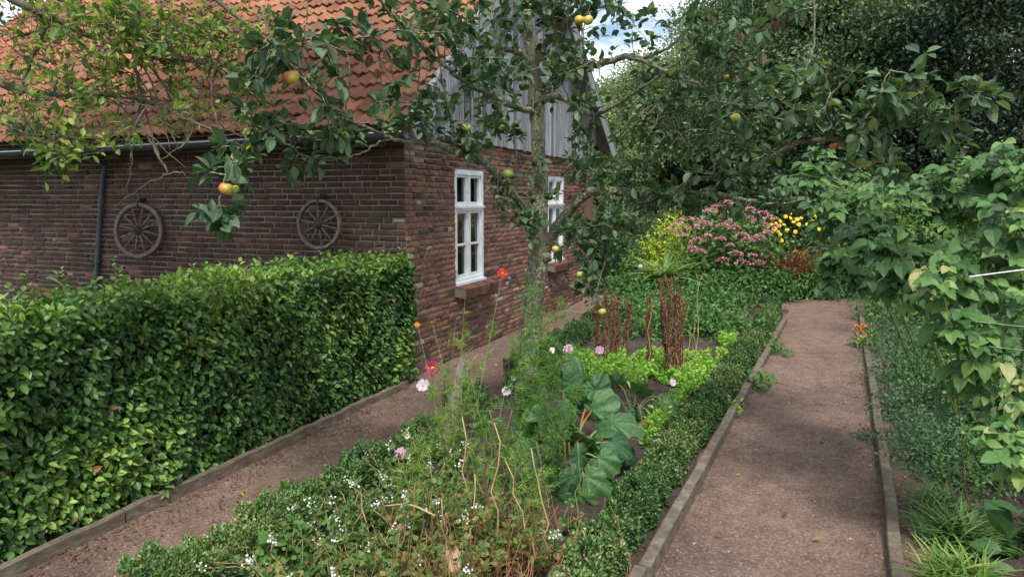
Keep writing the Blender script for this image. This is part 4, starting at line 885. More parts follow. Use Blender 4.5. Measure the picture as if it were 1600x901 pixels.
rhubarb(b1, [(868, 775, y1 - .25, .44, -.15, -.9, 0), (915, 745, y1 - .15, .40, .3, -.6, 0), (835, 705, y1 - .05, .40, -.7, -.1, 0), (890, 665, y1 + .1, .44, -.2, .5, 0), (950, 690, y1 + .05, .40, .7, -.1, 0), (905, 710, y1 - .1, .42, .2, -.3, 0), (860, 640, y1 + .35, .40, -.4, .6, 0), (925, 640, y1 + .35, .42, .4, .5, 0), (975, 700, y1 + .25, .28, .7, -.4, 0), (838, 745, y1 - .1, .34, -.6, -.5, 0), (880, 610, y1 + .6, .42, 0, .6, 0), (905, 600, y1 + .7, .42, .2, .6, 0), (945, 760, y1 + .0, .26, .6, -.5, 0), (848, 670, y1 + .2, .34, -.6, .2, 0), (870, 720, y1 - .2, .36, -.1, -.8, 0), (925, 680, y1 + .2, .36, .3, .1, 0), (885, 800, y1 - .3, .36, .1, -1, 0), (900, 630, y1 + .5, .34, .1, .4, 0), (862, 745, y1 - .2, .38, -.3, -.8, 0), (935, 715, y1 - .05, .36, .5, -.3, 0), (908, 775, y1 - .25, .38, .2, -1, 0), (845, 620, y1 + .45, .34, -.5, .4, 0), (880, 690, y1, .36, 0, -.2, 0), (930, 610, y1 + .6, .34, .3, .5, 0), (955, 660, y1 + .25, .40, .6, .2, 0), (870, 650, y1 + .15, .40, -.3, .3, 0), (915, 680, y1, .42, .2, .1, 0), (895, 740, y1 - .25, .42, 0, -.9, 0), (850, 780, y1 - .25, .36, -.5, -.8, 0)],
        'large rhubarb with broad crinkled leaves in the middle of the bed')
b2 = G(985, 672); b2[2] = .05; y2 = b2[1]
rhubarb(b2, [(950, 622, y2, .34, -.6, .2, 0), (1000, 612, y2 + .1, .38, .1, .5, 0), (1035, 622, y2, .34, .7, .0, 0), (1000, 640, y2 - .1, .28, .1, -.3, 0), (965, 600, y2 + .3, .34, -.4, .5, 0), (1045, 650, y2 - .1, .26, .6, -.5, 0), (1005, 663, y2 - .25, .20, .4, -.4, 1), (925, 600, y2 + .2, .36, -.7, .1, 0), (1022, 655, y2 - .2, .17, .6, -.5, 1)],
        'smaller rhubarb with dark bare stalks and a yellow leaf below', 'dark_stem')

# ------------------------------------------------------------------ salad, herbs and potatoes in the bed
def cover(name, poly_pts, n, tpl, m, size, hmax, label, cat, rl=(0, 1), up=.5):
    """ground cover nobody could count, spread over spots (x, y, r)"""
    g = Geo(); P_ = np.array(poly_pts); k = R.choice(len(P_), n, p=P_[:, 2] ** 2 / np.sum(P_[:, 2] ** 2)); a = R.uniform(0, 6.283, n); r = np.sqrt(R.random(n)) * P_[k, 2]
    x = P_[k, 0] + r * np.cos(a); y = P_[k, 1] + r * np.sin(a)
    xl = np.interp(y, [q[1] for q in BL], [q[0] for q in BL]) + .30; xr = np.interp(y, [q[1] for q in BR], [q[0] for q in BR]) - .42; kp = (x > xl) & (x < xr); x = x[kp]; y = y[kp]; n = len(x)
    hill = np.clip(.5 + .5 * np.sin(x * 17 + 3 * np.sin(y * 5)) * np.sin(y * 15 + 2 * np.sin(x * 6)), .1, 1) * hmax; z = .05 + hill * R.random(n) ** .6
    p = np.stack([x, y, z], 1); g.inst(tpl, p, unit(rs(n) * (1, 1, .5) + Z * .6), unit(Z * up + rs(n) * .6), R.uniform(size[0], size[1], n), np.clip(R.uniform(*rl, n) * .7 + .3 * hill / hmax, 0, 1))
    return stuff(g.build(name, M[m]), label, cat)
def gspots(l): return [(*G(px, py, .08)[:2], r) for px, py, r in l]
cover('salad_greens', gspots([(1140, 580, .42), (1180, 560, .4), (1110, 600, .36), (1080, 585, .4), (1170, 535, .35), (1000, 575, .35), (930, 560, .35), (890, 575, .3), (960, 590, .3), (1050, 560, .4)]), 34000, ROUND, 'salad_leaf', (.018, .038), .13, 'bright green salad leaves carpeting the bed behind the rhubarb', 'salad')
cover('salad_greens', gspots([(1090, 640, .25), (1060, 660, .22), (1110, 615, .24), (1100, 655, .25), (1145, 605, .25), (1050, 690, .22), (1075, 670, .25)]), 11000, SMALL, 'salad_leaf', (.025, .05), .20, 'feathery light green seedlings between second rhubarb and box hedge', 'seedlings', (0, .7))
for i, (px, py, rx, ht, n, lab) in enumerate(((1030, 530, .5, .42, 1800, 'leafy potato plant right behind the tall brown seed stalks'), (1085, 520, .5, .45, 2000, 'bushy potato plant in the middle of the row behind the salad'), (1130, 530, .5, .40, 1800, 'potato plant nearest the right box hedge, behind the salad'), (1060, 497, .55, .45, 1800, 'potato plant in the rear row left, below the strap leaved clump'), (1120, 492, .55, .45, 1800, 'potato plant in the rear row beside the far box hedge'), (985, 505, .45, .40, 1500, 'potato plant left of the tallest seed stalks'), (1010, 480, .5, .45, 1500, 'potato plant at the far left end of the bed'))):
    bush('potato_plant', lab, 'potato plant', G(px, py), rx, .4, ht, n, ROUND, 'herb_leaf', (.03, .062), 'potato plants behind the salad', rl=(.15, 1))
bush('leafy_weed', 'broad leaved weed spilling over the edging board onto the right path', 'weed', G(1170, 606), .20, .2, .16, 160, ROUND, 'herb_leaf', (.03, .07), rl=(.5, 1))
bush('leafy_weed', 'pale green seedlings between the box hedge and the edging board', 'weed', G(1147, 645), .08, .22, .14, 160, SMALL, 'salad_leaf', (.02, .05))
bush('leafy_weed', 'low weeds at the foot of the far end of the box hedge', 'weed', G(1205, 545), .12, .4, .16, 500, SMALL, 'herb_leaf', (.02, .045))
bush('leafy_weed', 'small round leaved plant on bare soil at the bottom of the bed', 'weed', G(915, 860), .14, .14, .10, 60, ROUND, 'herb_leaf', (.035, .06))

# ------------------------------------------------------------------ dried seed stalks
def seed_stalk(px, pyb, pyt, lean, fat, label, n=1500):
    b = G(px, pyb, .05); t = W(px + lean, pyt, b[1]); o = thing('dried_seed_stalk', label, 'seed stalk', b, 'dried dock stalks in the bed'); w = Geo(); g = Geo(); Hh = t[2] - b[2]
    for k in range(max(2, int(fat * 95))):
        off = np.array([R.normal(0, fat * .35), R.normal(0, fat * .35), 0]); top = t + off * 1.5 - Z * R.uniform(0, .30 if k else 0) * Hh; pth = twig_path(b + off * .4, top, 8, .015); w.tube(pth, np.linspace(.005, .002, 9), 5)
        m = int(n / max(2, int(fat * 95))); tt = R.uniform(.12, 1, m) ** .9; p, tg = interp(pth, tt); rr = rs(m); rad = (.018 * (1 - .6 * tt) + .008)
        g.inst(fleaf(.42, .2), p + rr * rad[:, None] * R.random((m, 1)), rr * .45 + Z * R.uniform(.4, 1.4, (m, 1)), rs(m), R.uniform(.012, .030, m), R.random(m))
    w.build('stem', M['straw'], o); g.build('seed_head', M['seed_brown'], o)
for px, pyb, pyt, lean, lab in ((936, 566, 470, 0, 'leftmost slim brown seed spire, behind the purple cosmos'), (947, 566, 455, 1, 'second brown seed spire from the left'), (955, 564, 462, 2, 'third brown seed spire from the left, in the left clump'), (963, 562, 458, 3, 'rightmost spire of the left brown clump'), (974, 546, 474, 8, 'short brown spire leaning right between the two clumps'),
        (1016, 578, 463, -3, 'lone slim brown spire left of the tallest clump'), (1042, 588, 437, -8, 'leftmost spire of the tallest brown clump'), (1047, 590, 432, -5, 'second spire of the tallest brown clump'), (1052, 588, 462, -1, 'lower middle spire of the tallest brown clump'), (1058, 590, 434, 1, 'pointed right spire of the tallest brown clump'), (1063, 586, 470, 3, 'short outer spire at the right of the tallest clump')):
    seed_stalk(px, pyb, pyt, lean, .032, lab, 1700)
def cane(px, pyb, pxt, pyt, label, fork=True, r=.005, dY=0, m='straw', name='dry_cane'):
    b = G(px, pyb, .05); t = W(pxt, pyt, b[1] + dY); g = Geo(); g.tube(twig_path(b, t, 7, .02), np.linspace(r, r * .6, 8), 6)
    if fork: g.tube([t, t + np.array([.03, 0, .06])], r * .5, 5); g.tube([t - Z * .01, t + np.array([-.035, 0, .07])], r * .5, 5)
    return tag(g.build(name, M[m], origin=b, smooth=True), label, 'dry cane', 'dry canes standing in the bed')
cane(1088, 580, 1093, 440, 'pale forked dry cane standing right of the brown seed clumps'); cane(1008, 590, 1018, 465, 'dry cane with forked pale tip beside the slim brown spire')
cane(978, 545, 982, 478, 'short straight cane with a white tip', False); cane(932, 560, 927, 462, 'thin reddish cane left of all the seed stalks', False, .006, 0, 'brown_wood')
for i, (a, b) in enumerate(((1062, 1086), (1072, 1078), (1080, 1090), (1090, 1084))):
    cane(a, 592 - i * 3, b, 505 + i * 4, ['bent straw stalk leaning against the forked cane, leftmost', 'straw stalk crossing behind the forked cane', 'upright straw stalk under the forked cane', 'rightmost straw stalk beside the forked cane'][i], False, .004)

# ------------------------------------------------------------------ fennel / asparagus plumes
def feather(base, tips, nleaf, label, yellow=(0, .8), nl=(.03, .06), stem='green_stem'):
    o = thing('asparagus_fern', label, 'asparagus', base, 'feathery asparagus plants'); w = Geo(); g = Geo()
    for (tip, r) in tips:
        pth = smooth([base + R.normal(0, .02, 3) * (1, 1, 0), base * .6 + tip * .4 + R.normal(0, .02, 3), tip], 8); w.tube(pth, np.linspace(.005, .0012, len(pth)), 5)
        for _ in range(int(nleaf / len(tips) / 26)):
            t = R.uniform(.22, .98, 1) ** .8; p, tg = interp(pth, t); L_ = r * R.uniform(.5, 1.2) * (1.1 - t[0] * .35); e = p[0] + unit(rs(1)[0] * (1, 1, .4) + Z * .35) * L_
            sp = twig_path(p[0], e, 5, .1, .15); w.tube(sp, .0010, 3, cap=False); m = 26; q, tq = interp(sp, R.random(m)); rr = rs(m)
            g.inst(NEEDLE, q, unit(tq * .8 + rr), rs(m), R.uniform(*nl, m), R.uniform(*yellow, m))
    w.build('stem', M[stem], o); g.build('foliage', M['fern_leaf'], o)
fb = lambda px, py: G(px, py, .05)
b = fb(820, 745); feather(b, [(W(826, 445, b[1] + .3), .11), (W(846, 480, b[1] + .2), .11), (W(808, 520, b[1] + .1), .10), (W(835, 560, b[1]), .09)], 6000, 'tall green feathery asparagus fern rising in front of the apple trunk')
b = fb(845, 800); feather(b, [(W(872, 470, b[1] + .35), .10), (W(880, 540, b[1] + .2), .12), (W(900, 600, b[1]), .12)], 3600, 'thin feathery asparagus stem with dark stalk right of the apple trunk', stem='dark_stem', yellow=(0, .7))
b = fb(775, 800); feather(b, [(W(790, 600, b[1] + .1), .14), (W(760, 650, b[1]), .13), (W(815, 650, b[1]), .14), (W(740, 600, b[1] + .1), .1)], 2800, 'bushy feathery fern between the leaning post and the rhubarb', yellow=(0, .9))
b = fb(715, 760); feather(b, [(W(722, 520, b[1] + .2), .12), (W(690, 560, b[1] + .1), .11), (W(740, 560, b[1]), .10), (W(672, 600, b[1]), .08)], 3000, 'yellowing feathery fern draped round the leaning wooden post', yellow=(.45, 1))
b = fb(700, 700); feather(b, [(W(712, 500, b[1] + .3), .06), (W(728, 450, b[1] + .2), .05), (W(775, 500, b[1] + .1), .06)], 900, 'sparse thin fern reaching up towards the window sill', yellow=(.3, 1))

for (px, py, tips_, lab) in ((640, 840, ((628, 700, .10), (655, 690, .09)), 'thin yellow green fern sprays over the white flowers, left'), (740, 850, ((735, 690, .11), (768, 720, .10), (715, 740, .1)), 'wispy yellowing fern sprays at the bottom centre'), (820, 860, ((812, 700, .10), (842, 740, .09)), 'wispy fern sprays just left of the large rhubarb')):
    b = fb(px, py); feather(b, [(W(x_, y_, b[1] + .1), r_) for x_, y_, r_ in tips_], 1500, lab, yellow=(.4, 1))
# leaning wooden post
b = G(690, 735); t = W(722, 562, b[1] + .35); g = Geo(); pth = smooth([b - Z * .1, b + (t - b) * .5 + (.005, 0, 0), t], 6, .002); g.tube(pth, np.linspace(.052, .036, len(pth)), 10, rough=.06)
tag(g.build('wooden_post', M['wheel_wood'], origin=b, smooth=False), 'leaning grey wooden post at the left edge of the bed', 'post')

# ------------------------------------------------------------------ cosmos and other single flowers
def flower(px, py, Yd, dpx, pet, label, face=(0, -.8, .6), npet=8, ctr='yellow_petal', base=None, leaves=14, name='cosmos_flower', cat='flower', wide=1.35):
    c = W(px, py, Yd); r = dpx / 2 * Yd / F; n = unit(np.array(face, float) + R.normal(0, .15, 3))
    b = np.array([c[0] + R.normal(0, .08), c[1] + R.uniform(0, .2), .05]) if base is None else np.array(base, float)
    o = thing(name, label, cat, b, 'single garden flowers in the bed'); w = Geo()
    pth = smooth([b, b * .45 + c * .55 + R.normal(0, .03, 3), c - n * .012], 6); w.tube(pth, np.linspace(.0030, .0013, len(pth)), 5); nd = Geo()
    for _ in range(leaves):
        p, tg = interp(pth, R.uniform(.1, .85, 1)); e = p[0] + unit(rs(1)[0] + Z * .3) * .06; sp = twig_path(p[0], e, 3, .1); q, tq = interp(sp, R.random(7)); nd.inst(NEEDLE, q, unit(tq + rs(7) * .8), rs(7), np.full(7, .035), R.uniform(.1, .8, 7))
    w.build('stem', M['green_stem'], o)
    if leaves: nd.build('foliage', M['fern_leaf'], o)
    x = unit(np.cross(n, rs(1)[0])); y = np.cross(n, x); g = Geo(); th = np.arange(npet) * 2 * math.pi / npet + R.normal(0, .06, npet)
    d = np.cos(th)[:, None] * x + np.sin(th)[:, None] * y + n * .12; tpl = (PETAL[0] * (wide, 1, 1), PETAL[1], PETAL[2]); g.inst(tpl, np.repeat(c[None], npet, 0) + d * r * .08, d, np.repeat(n[None], npet, 0) + rs(npet) * .15, R.uniform(.88, 1.05, npet) * r, R.random(npet))
    fo = g.build('petals', M[pet], o); k = Geo(); k.tube([c - n * .002, c + n * .004, c + n * r * .16], [r * .24, r * .24, r * .08], 9); k.build('centre', M[ctr], o, smooth=True)
for a in ((676, 575, 4.4, 24, 'magenta_petal', 'deep magenta cosmos flower in front of the brick corner', (0, -1, .2)), (661, 602, 4.35, 20, 'pale_petal', 'pale pink cosmos just below the magenta one'), (626, 708, 3.9, 19, 'pink_petal', 'pink cosmos over the left box hedge, standing alone'),
          (791, 611, 4.3, 15, 'pale_petal', 'pale pink cosmos in the ferns left of the apple trunk'), (888, 545, 5.0, 17, 'pink_petal', 'pink cosmos right of the apple trunk, higher of two', (-.2, -.7, .7)), (902, 568, 4.9, 15, 'pink_petal', 'purple pink cosmos just above the rhubarb leaves'),
          (937, 547, 5.2, 14, 'pink_petal', 'dusky pink cosmos in front of the left seed stalks'), (929, 608, 4.6, 15, 'white_petal', 'white cosmos above the rhubarb, left of two', (-.3, -.9, .2)), (982, 600, 4.7, 13, 'white_petal', 'white cosmos above the smaller rhubarb, seen from the side', (.9, -.4, .3)),
          (1051, 597, 4.8, 12, 'pale_petal', 'small pale lilac cosmos right of the smaller rhubarb'), (849, 616, 4.6, 10, 'pink_petal', 'tiny pink cosmos between trunk and rhubarb'), (740, 663, 4.2, 16, 'pale_petal', 'faded pink cosmos hanging right of the leaning post', (0, -.5, -.6)),
          (863, 547, 5.0, 10, 'white_petal', 'small white flower beside the pink cosmos near the trunk'), (636, 682, 4.0, 9, 'white_petal', 'small white flower above the pink cosmos at the left hedge'), (803, 590, 4.5, 9, 'pale_petal', 'small faded lilac flower against the trunk foot'), (472, 716, 3.0, 1, 'white_petal', '')):
    if a[5]: flower(*a)
flower(785, 427, 4.6, 17, 'red_petal', 'small dark red flower with orange centre in front of the wall under the first window', (0, -1, .1), 8, 'orange_petal', base=G(720, 760, .05), name='red_flower', leaves=4, wide=1.0)
flower(652, 507, 4.4, 9, 'orange_petal', 'small orange flower against the brick beside the hedge end', (0, -1, .1), 7, 'yellow_petal', base=G(700, 770, .05), name='orange_flower', leaves=4)
flower(675, 503, 4.4, 11, 'orange_petal', 'faded orange flower hanging against the brick above the magenta cosmos', (0, -.4, -.8), 7, 'yellow_petal', base=G(710, 770, .05), name='orange_flower', leaves=6)

# ------------------------------------------------------------------ white flowered tangle in the foreground
FLW = (np.array([(0, 0, 0), (-.5, .5, .1), (0, 1, 0), (.5, .5, .1)]), [[[0, 3, 2, 1]]], np.zeros(4))
def buckwheat(px, py, ht, n, label, leaf_m='buck_leaf', rl=(0, 1), white=12, lsz=(.016, .036), rad=.19, group='white flowered plants at the front of the bed', st='straw', tpl=ROUND):
    b = G(px, py, .04); o = thing('buckwheat_plant', label, 'flowering plant', b, group); w = Geo(); g = Geo(); fls = []
    n = int(n * 2.6); ns = max(5, n // 26)
    for k in range(ns):
        t = b + np.array([np.clip(R.normal(0, rad), -rad * 1.4, rad * 1.4), np.clip(R.normal(0, rad), -rad * 1.4, rad * 1.4), ht * R.uniform(.55, 1.15)]); pth = twig_path(b + R.normal(0, .05, 3) * (1, 1, 0), t, 6, .14); w.tube(pth, np.linspace(.0028, .0012, 7), 4, cap=False, mat=0 if R.random() < .6 else 1)
        leaves_on(g, pth, n // ns, tpl, lsz, t0=.15, rl=rl, out=1.0, up=.6)
        if k < white:
            c = t + Z * .01; m = int(R.integers(10, 20)); fl = Geo(); fls.append(fl); fl.inst(FLW, c + R.normal(0, .012, (m, 3)), rs(m) + Z * .3, rs(m) + Z, R.uniform(.008, .014, m), R.random(m))
            if R.random() < .35: c2 = pth[4] + rs(1)[0] * .03; m = 8; fl = Geo(); fls.append(fl); fl.inst(FLW, c2 + R.normal(0, .008, (m, 3)), rs(m), rs(m) + Z, R.uniform(.007, .012, m), R.random(m))
    if st == 'brown_wood':
        for _ in range(70):
            q = b + R.normal(0, rad, 3) * (1, 1, 0); w.tube(twig_path(q, q + np.array([R.normal(0, .07), R.normal(0, .07), ht * R.uniform(.4, 1.0)]), 5, .12), np.linspace(.0026, .0012, 6), 4, cap=False)
    w.build('stems', [M['red_stem' if st == 'brown_wood' else st], M['green_stem']], o); g.build('foliage', M[leaf_m], o)
    for fl in fls: fl.build('flower_cluster', M['white_petal'], o)
for i, a in enumerate(((450, 905, .22, 200, 'green leafy white flowered plant at the lower left tip of the bed'), (530, 865, .26, 240, 'white flowered plant spilling over the near box hedge'), (590, 830, .28, 240, 'white flowered plant below the lone pink cosmos'), (640, 790, .30, 200, 'white flowered plant nearest the lone pink cosmos'), (700, 790, .30, 150, 'loose white flowered plant on the soil left of the leaning post'), (500, 960, .28, 260, 'white flowered plant at the bottom edge of the photo, left'), (590, 930, .30, 280, 'yellowing white flowered plant at the bottom edge, middle'), (640, 880, .34, 280, 'yellow leaved plant with white flowers at the bottom edge, right'))):
    buckwheat(*a, rl=(0, .85) if i < 5 else (.15, 1), white=6)
for a in ((720, 870, .36, 260, 'reddish drying plant below the feathery ferns', (.35, 1)), (780, 890, .34, 240, 'dry brown and red tangle at the bottom centre of the photo', (.5, 1)), (690, 940, .32, 260, 'red stemmed withering plant cut off by the bottom edge', (.5, 1)), (840, 890, .26, 130, 'sparse withering stems left of the small round leaved plant', (.4, 1)), (560, 1010, .32, 240, 'leafy tangle below the bottom edge, left', (.2, 1))):
    buckwheat(*a[:5], rl=a[5], white=2, st='brown_wood', group='withering plants at the front of the bed')
buckwheat(430, 880, .16, 60, 'pale broad leaved seedling clump under the white flowers', 'herb_leaf', (.5, 1), 0, (.05, .08), .10); buckwheat(480, 950, .2, 60, 'blue green broad leaves at the bottom left of the bed', 'herb_leaf', (.4, .9), 0, (.06, .09), .12)
for i, (px, pyb, pxt, pyt, lab) in enumerate(((770, 880, 765, 640, 'thick dead stalk standing in the foreground'), (782, 900, 772, 660, 'dead stalk right beside the thickest one'), (760, 870, 755, 690, 'shorter dead stalk behind the thickest one'), (860, 895, 830, 700, 'dead stalk leaning left in front of the rhubarb'), (870, 880, 838, 690, 'thin dead stalk crossing the rhubarb stalks'), (700, 900, 690, 780, 'short reddish dead stem at the bottom edge'), (905, 840, 903, 690, 'single pale green upright stem before the rhubarb'), (845, 900, 790, 720, 'dead stalk slanting up left from the bottom edge'), (650, 900, 668, 760, 'straw stalk leaning right among the white flowers'), (735, 900, 742, 740, 'upright straw stalk left of the thickest one'), (800, 880, 806, 730, 'upright stalk between the thickest one and the rhubarb'), (590, 880, 560, 760, 'thin stalk leaning left over the near box hedge'), (765, 890, 800, 640, 'long thin stalk leaning right across the ferns'), (748, 860, 722, 650, 'long thin stalk leaning left towards the wooden post'))):
    cane(px, pyb, pxt, pyt, lab, False, .007 if i == 0 else .0045, .05, 'green_stem' if i == 6 else ('straw' if i % 2 else 'brown_wood'), 'dead_stalk')
g = Geo(); b = G(700, 930, .1); g.tube(smooth([W(600, 790, b[1] + .4), W(640, 788, b[1] + .3), W(680, 805, b[1] + .2)], 5), .004, 5); tag(g.build('dry_twig', M['straw'], origin=b, smooth=True), 'curved pale dry twig lying over the white flowers', 'twig')
V, q, mi = big_leaf(W(695, 895, 2.85), np.array([.3, 0, 1.]), np.array([-.2, -1, .2]), .14, 0); g = Geo(); g.add(V, [q], .9, mi); m_ = leafmat('tan_leaf', [(0, (.45, .28, .18)), (1, (.55, .38, .26))], .2, .7, .2); tag(g.build('dead_leaf', m_, origin=W(695, 895, 2.85), smooth=True), 'big tan dead leaf sticking up at the bottom edge', 'dead leaf')

# ------------------------------------------------------------------ far flower bed
FB = lambda px, Yd, z=.05: np.array([(px - 800) / F * (Yd * math.cos(PITCH) + (H) * math.sin(PITCH)), Yd, z])
def heads(o, pts, m, r, n, name='flower_head', size=(.02, .035)):
    for c in pts:
        q_ = R.uniform(.6, 1.35); r_0 = r; r = r * q_; g = Geo(); k = int(n * q_); v = rs(k); v[:, 2] = np.abs(v[:, 2]); g.inst(FLW, c + v * (r, r, r * .6), v + rs(k) * .5, v + Z * .3, R.uniform(*size, k), R.random(k)); g.build(name, M[m], o); r = r_0
o, cc = bush('pink_hydrangea', 'large bush with dusty pink flower heads beyond the vegetable bed', 'flowering bush', FB(1135, 12.9), 1.0, .7, 1.55, 5200, ROUND, 'hyd_leaf', (.05, .10), rl=(.1, 1))
pk = [(1080, 322), (1095, 330), (1088, 342), (1120, 322), (1135, 318), (1110, 330), (1150, 330), (1172, 326), (1180, 336), (1192, 332), (1168, 340), (1140, 345), (1148, 355), (1085, 355), (1060, 352), (1055, 362), (1105, 367), (1125, 372), (1160, 366), (1168, 375), (1090, 376), (1082, 386), (1195, 350), (1058, 378), (1165, 388), (1150, 396), (1175, 398), (1090, 392), (1130, 336), (1140, 325), (1165, 352), (1205, 340)]
heads(o, [W(px, py + 3, 12.08 + R.uniform(-.05, .12) + max(0, 360 - py) * .010) for px, py in pk + [(1072, 340), (1100, 350), (1128, 352), (1152, 345), (1185, 345), (1200, 362), (1184, 372), (1140, 382), (1112, 392), (1185, 410), (1160, 410), (1130, 405), (1068, 366), (1210, 352)] if R.random() < .8], 'hyd_petal', .10, 75)
def straps(base, n, L_, label, m, name='strap_leaf_plant', cat='plant', rl=(.3, 1), spread=.9, w=1.0):
    base = np.array(base, float); o = thing(name, label, cat, base); g = Geo(); th = R.uniform(0, 6.283, n); e = R.uniform(.35, 1.25, n)
    d = np.stack([np.cos(th) * np.cos(e) * spread, np.sin(th) * np.cos(e) * spread, np.sin(e)], 1); tpl = (STRAP[0] * (w, 1, 1), STRAP[1], STRAP[2])
    g.inst(tpl, base + R.normal(0, .06, (n, 3)) * (1, 1, 0), d, Z * .8 + d * (1, 1, 0) * -.6 + rs(n) * .2, R.uniform(.6, 1.1, n) * L_, R.uniform(*rl, n)); g.build('foliage', M[m], o); return o
straps(FB(1035, 12.2, .35), 90, .66, 'fan of long pale green strap leaves left of the pink bush', 'strap_leaf', w=.9); straps(FB(1055, 12.6, .3), 50, .62, 'second clump of long strap leaves touching the pink bush', 'strap_leaf')
o, cc = bush('yellow_shrub', 'yellow green flowering shrub behind the strap leaves', 'shrub', FB(1040, 13.6), .6, .5, 1.62, 3600, SMALL, 'yellow_shrub', (.04, .08)); 
bush('green_shrub', 'light green shrub left of the yellow one, partly behind apple leaves', 'shrub', FB(985, 14.0), .8, .5, 1.4, 3000, ROUND, 'hyd_leaf', (.05, .09))
bush('green_shrub', 'mid green shrub at the far left end, next to the gable end', 'shrub', FB(950, 14.3), .6, .5, 1.9, 2600, ROUND, 'herb_leaf', (.05, .1))
for i, (px, Yd, rx, ht, lab) in enumerate(((985, 12.5, .5, .5, 'low dark green bush near the pale plank'), (1040, 12.3, .5, .45, 'low green bush under the strap leaves'), (1085, 12.2, .5, .5, 'low bush at the left foot of the pink bush'), (1140, 12.15, .55, .5, 'low dark bush at the middle foot of the pink bush'), (1190, 12.1, .55, .6, 'dark green bush at the right foot of the pink bush'), (1235, 12.4, .5, .6, 'green bush at the bend of the right path'), (1265, 12.7, .45, .55, 'pale green low bush beside the path end'))):
    bush('low_bush', lab, 'bush', FB(px, Yd), rx, .4, ht, 1900, ROUND, 'hyd_leaf' if i in (5, 6) else 'herb_leaf', (.035, .07), 'low bushes along the far bed', rl=(.0, .9))
for i, (px, Yd, ht, pts, lab) in enumerate(((1213, 13.3, 1.45, [(1205, 350), (1212, 356), (1216, 362), (1213, 348), (1218, 352), (1222, 375), (1235, 332), (1240, 346), (1248, 350), (1236, 340), (1219, 366), (1210, 358), (1220, 345), (1246, 342), (1228, 338), (1252, 340), (1230, 358), (1225, 350), (1207, 342), (1243, 362)], 'tall yellow coneflower plant right of the pink bush'), (1275, 13.3, 1.5, [(1278, 326), (1283, 328), (1277, 340), (1290, 335), (1272, 336), (1283, 322), (1262, 350), (1270, 345), (1286, 345), (1266, 334), (1280, 358), (1258, 330)], 'second yellow coneflower plant half hidden by raspberry leaves'), (1292, 12.3, .85, [(1290, 415), (1297, 410), (1291, 418)], 'low yellow flowers at the path bend, beside raspberry leaves'))):
    o, cc = bush('coneflower_plant', lab, 'flowering plant', FB(px, Yd), .38, .35, ht, 900, LANCE, 'herb_leaf', (.06, .12), 'yellow coneflowers')
    for (fx, fy) in pts:
        c = W(fx, fy, Yd - .35); g = Geo(); k = 10; th = np.arange(k) * .628; n_ = unit(np.array([0, -.8, .6]) + rs(1)[0] * .4); x = unit(np.cross(n_, Z)); y = np.cross(n_, x); d = np.cos(th)[:, None] * x + np.sin(th)[:, None] * y - n_ * .2
        g.inst((PETAL[0] * (1.3, 1, 1), PETAL[1], PETAL[2]), np.repeat(c[None], k, 0), d, np.repeat(n_[None], k, 0), np.full(k, R.uniform(.030, .044)), R.random(k)); g.build('flower_head', M['yellow_petal'], o)
o, cc = bush('orange_flower_plant', 'plant with two orange blooms under the yellow coneflowers', 'flowering plant', FB(1247, 12.6), .2, .2, .75, 400, LANCE, 'herb_leaf', (.06, .1)); heads(o, [W(1243, 394, 12.4), W(1252, 396, 12.4)], 'orange_petal', .05, 40)
o = straps(FB(1224, 12.6, .25), 260, .75, 'reddish feathery grass below the yellow coneflowers', 'red_grass', 'red_grass', 'grass', (0, 1), .5, .35)
straps(FB(1238, 12.9, .4), 26, .75, 'upright dark green sword leaves beside the reddish grass', 'herb_leaf', 'sword_leaf_plant', 'plant', (.2, .8), .5, .8); straps(FB(1262, 12.5, .1), 90, .6, 'dry tan grass stems near the path bend', 'withered', 'dry_grass', 'grass', (.2, 1), .4, .3)
o = flower(1001, 416, 11.9, 7, 'pink_petal', 'tiny pink flower on a stem in front of the strap leaves', name='pink_flower', base=FB(1001, 11.9), leaves=3)

# ------------------------------------------------------------------ right bed: herbs, raspberries
hb_ = [(1360, 500, .35, .45, 2400, 'herb_leaf', 'green herb bush at the far end of the right bed beside the path'), (1395, 520, .40, .55, 2800, 'herb_leaf', 'taller leafy herb behind the orange flowers'), (1385, 560, .35, .50, 2600, 'blue_herb', 'fine leaved herb right of the orange flowers'), (1410, 600, .36, .50, 2600, 'blue_herb', 'blue green herb in the middle of the right bed'),
       (1400, 655, .28, .36, 2000, 'blue_herb', 'dark herb leaning over the edging board of the right bed'), (1440, 640, .35, .55, 2400, 'herb_leaf', 'herb clump deep in the shade below the raspberry leaves'), (1425, 700, .22, .28, 1300, 'blue_herb', 'small bluish herb beside the edging board'), (1450, 560, .4, .6, 2400, 'herb_leaf', 'tall herb close under the overhanging raspberries'), (1455, 735, .28, .34, 2200, 'blue_herb', 'dark fine leaved herb just behind the smaller grass tuft'), (1520, 760, .35, .4, 2200, 'herb_leaf', 'herb in deep shade below the bright raspberry shoot'), (1440, 600, .35, .6, 3000, 'herb_leaf', 'light herb rising against the hanging raspberry leaves'), (1345, 470, .35, .5, 2000, 'herb_leaf', 'herb at the very start of the right bed, farthest away')]
for (px, py, rx, ht, n, m, lab) in hb_: bush('herb_plant', lab, 'herb', G(px, py) + (.12, 0, 0), rx, .35, ht, n, SMALL, m, (.018, .04), 'herbs in the right bed', rl=(.1, 1))
bush('leafy_weed', 'small weed growing over the edging onto the right path', 'weed', G(1362, 690) + (.02, 0, 0), .13, .14, .10, 260, SMALL, 'blue_herb', (.015, .03))
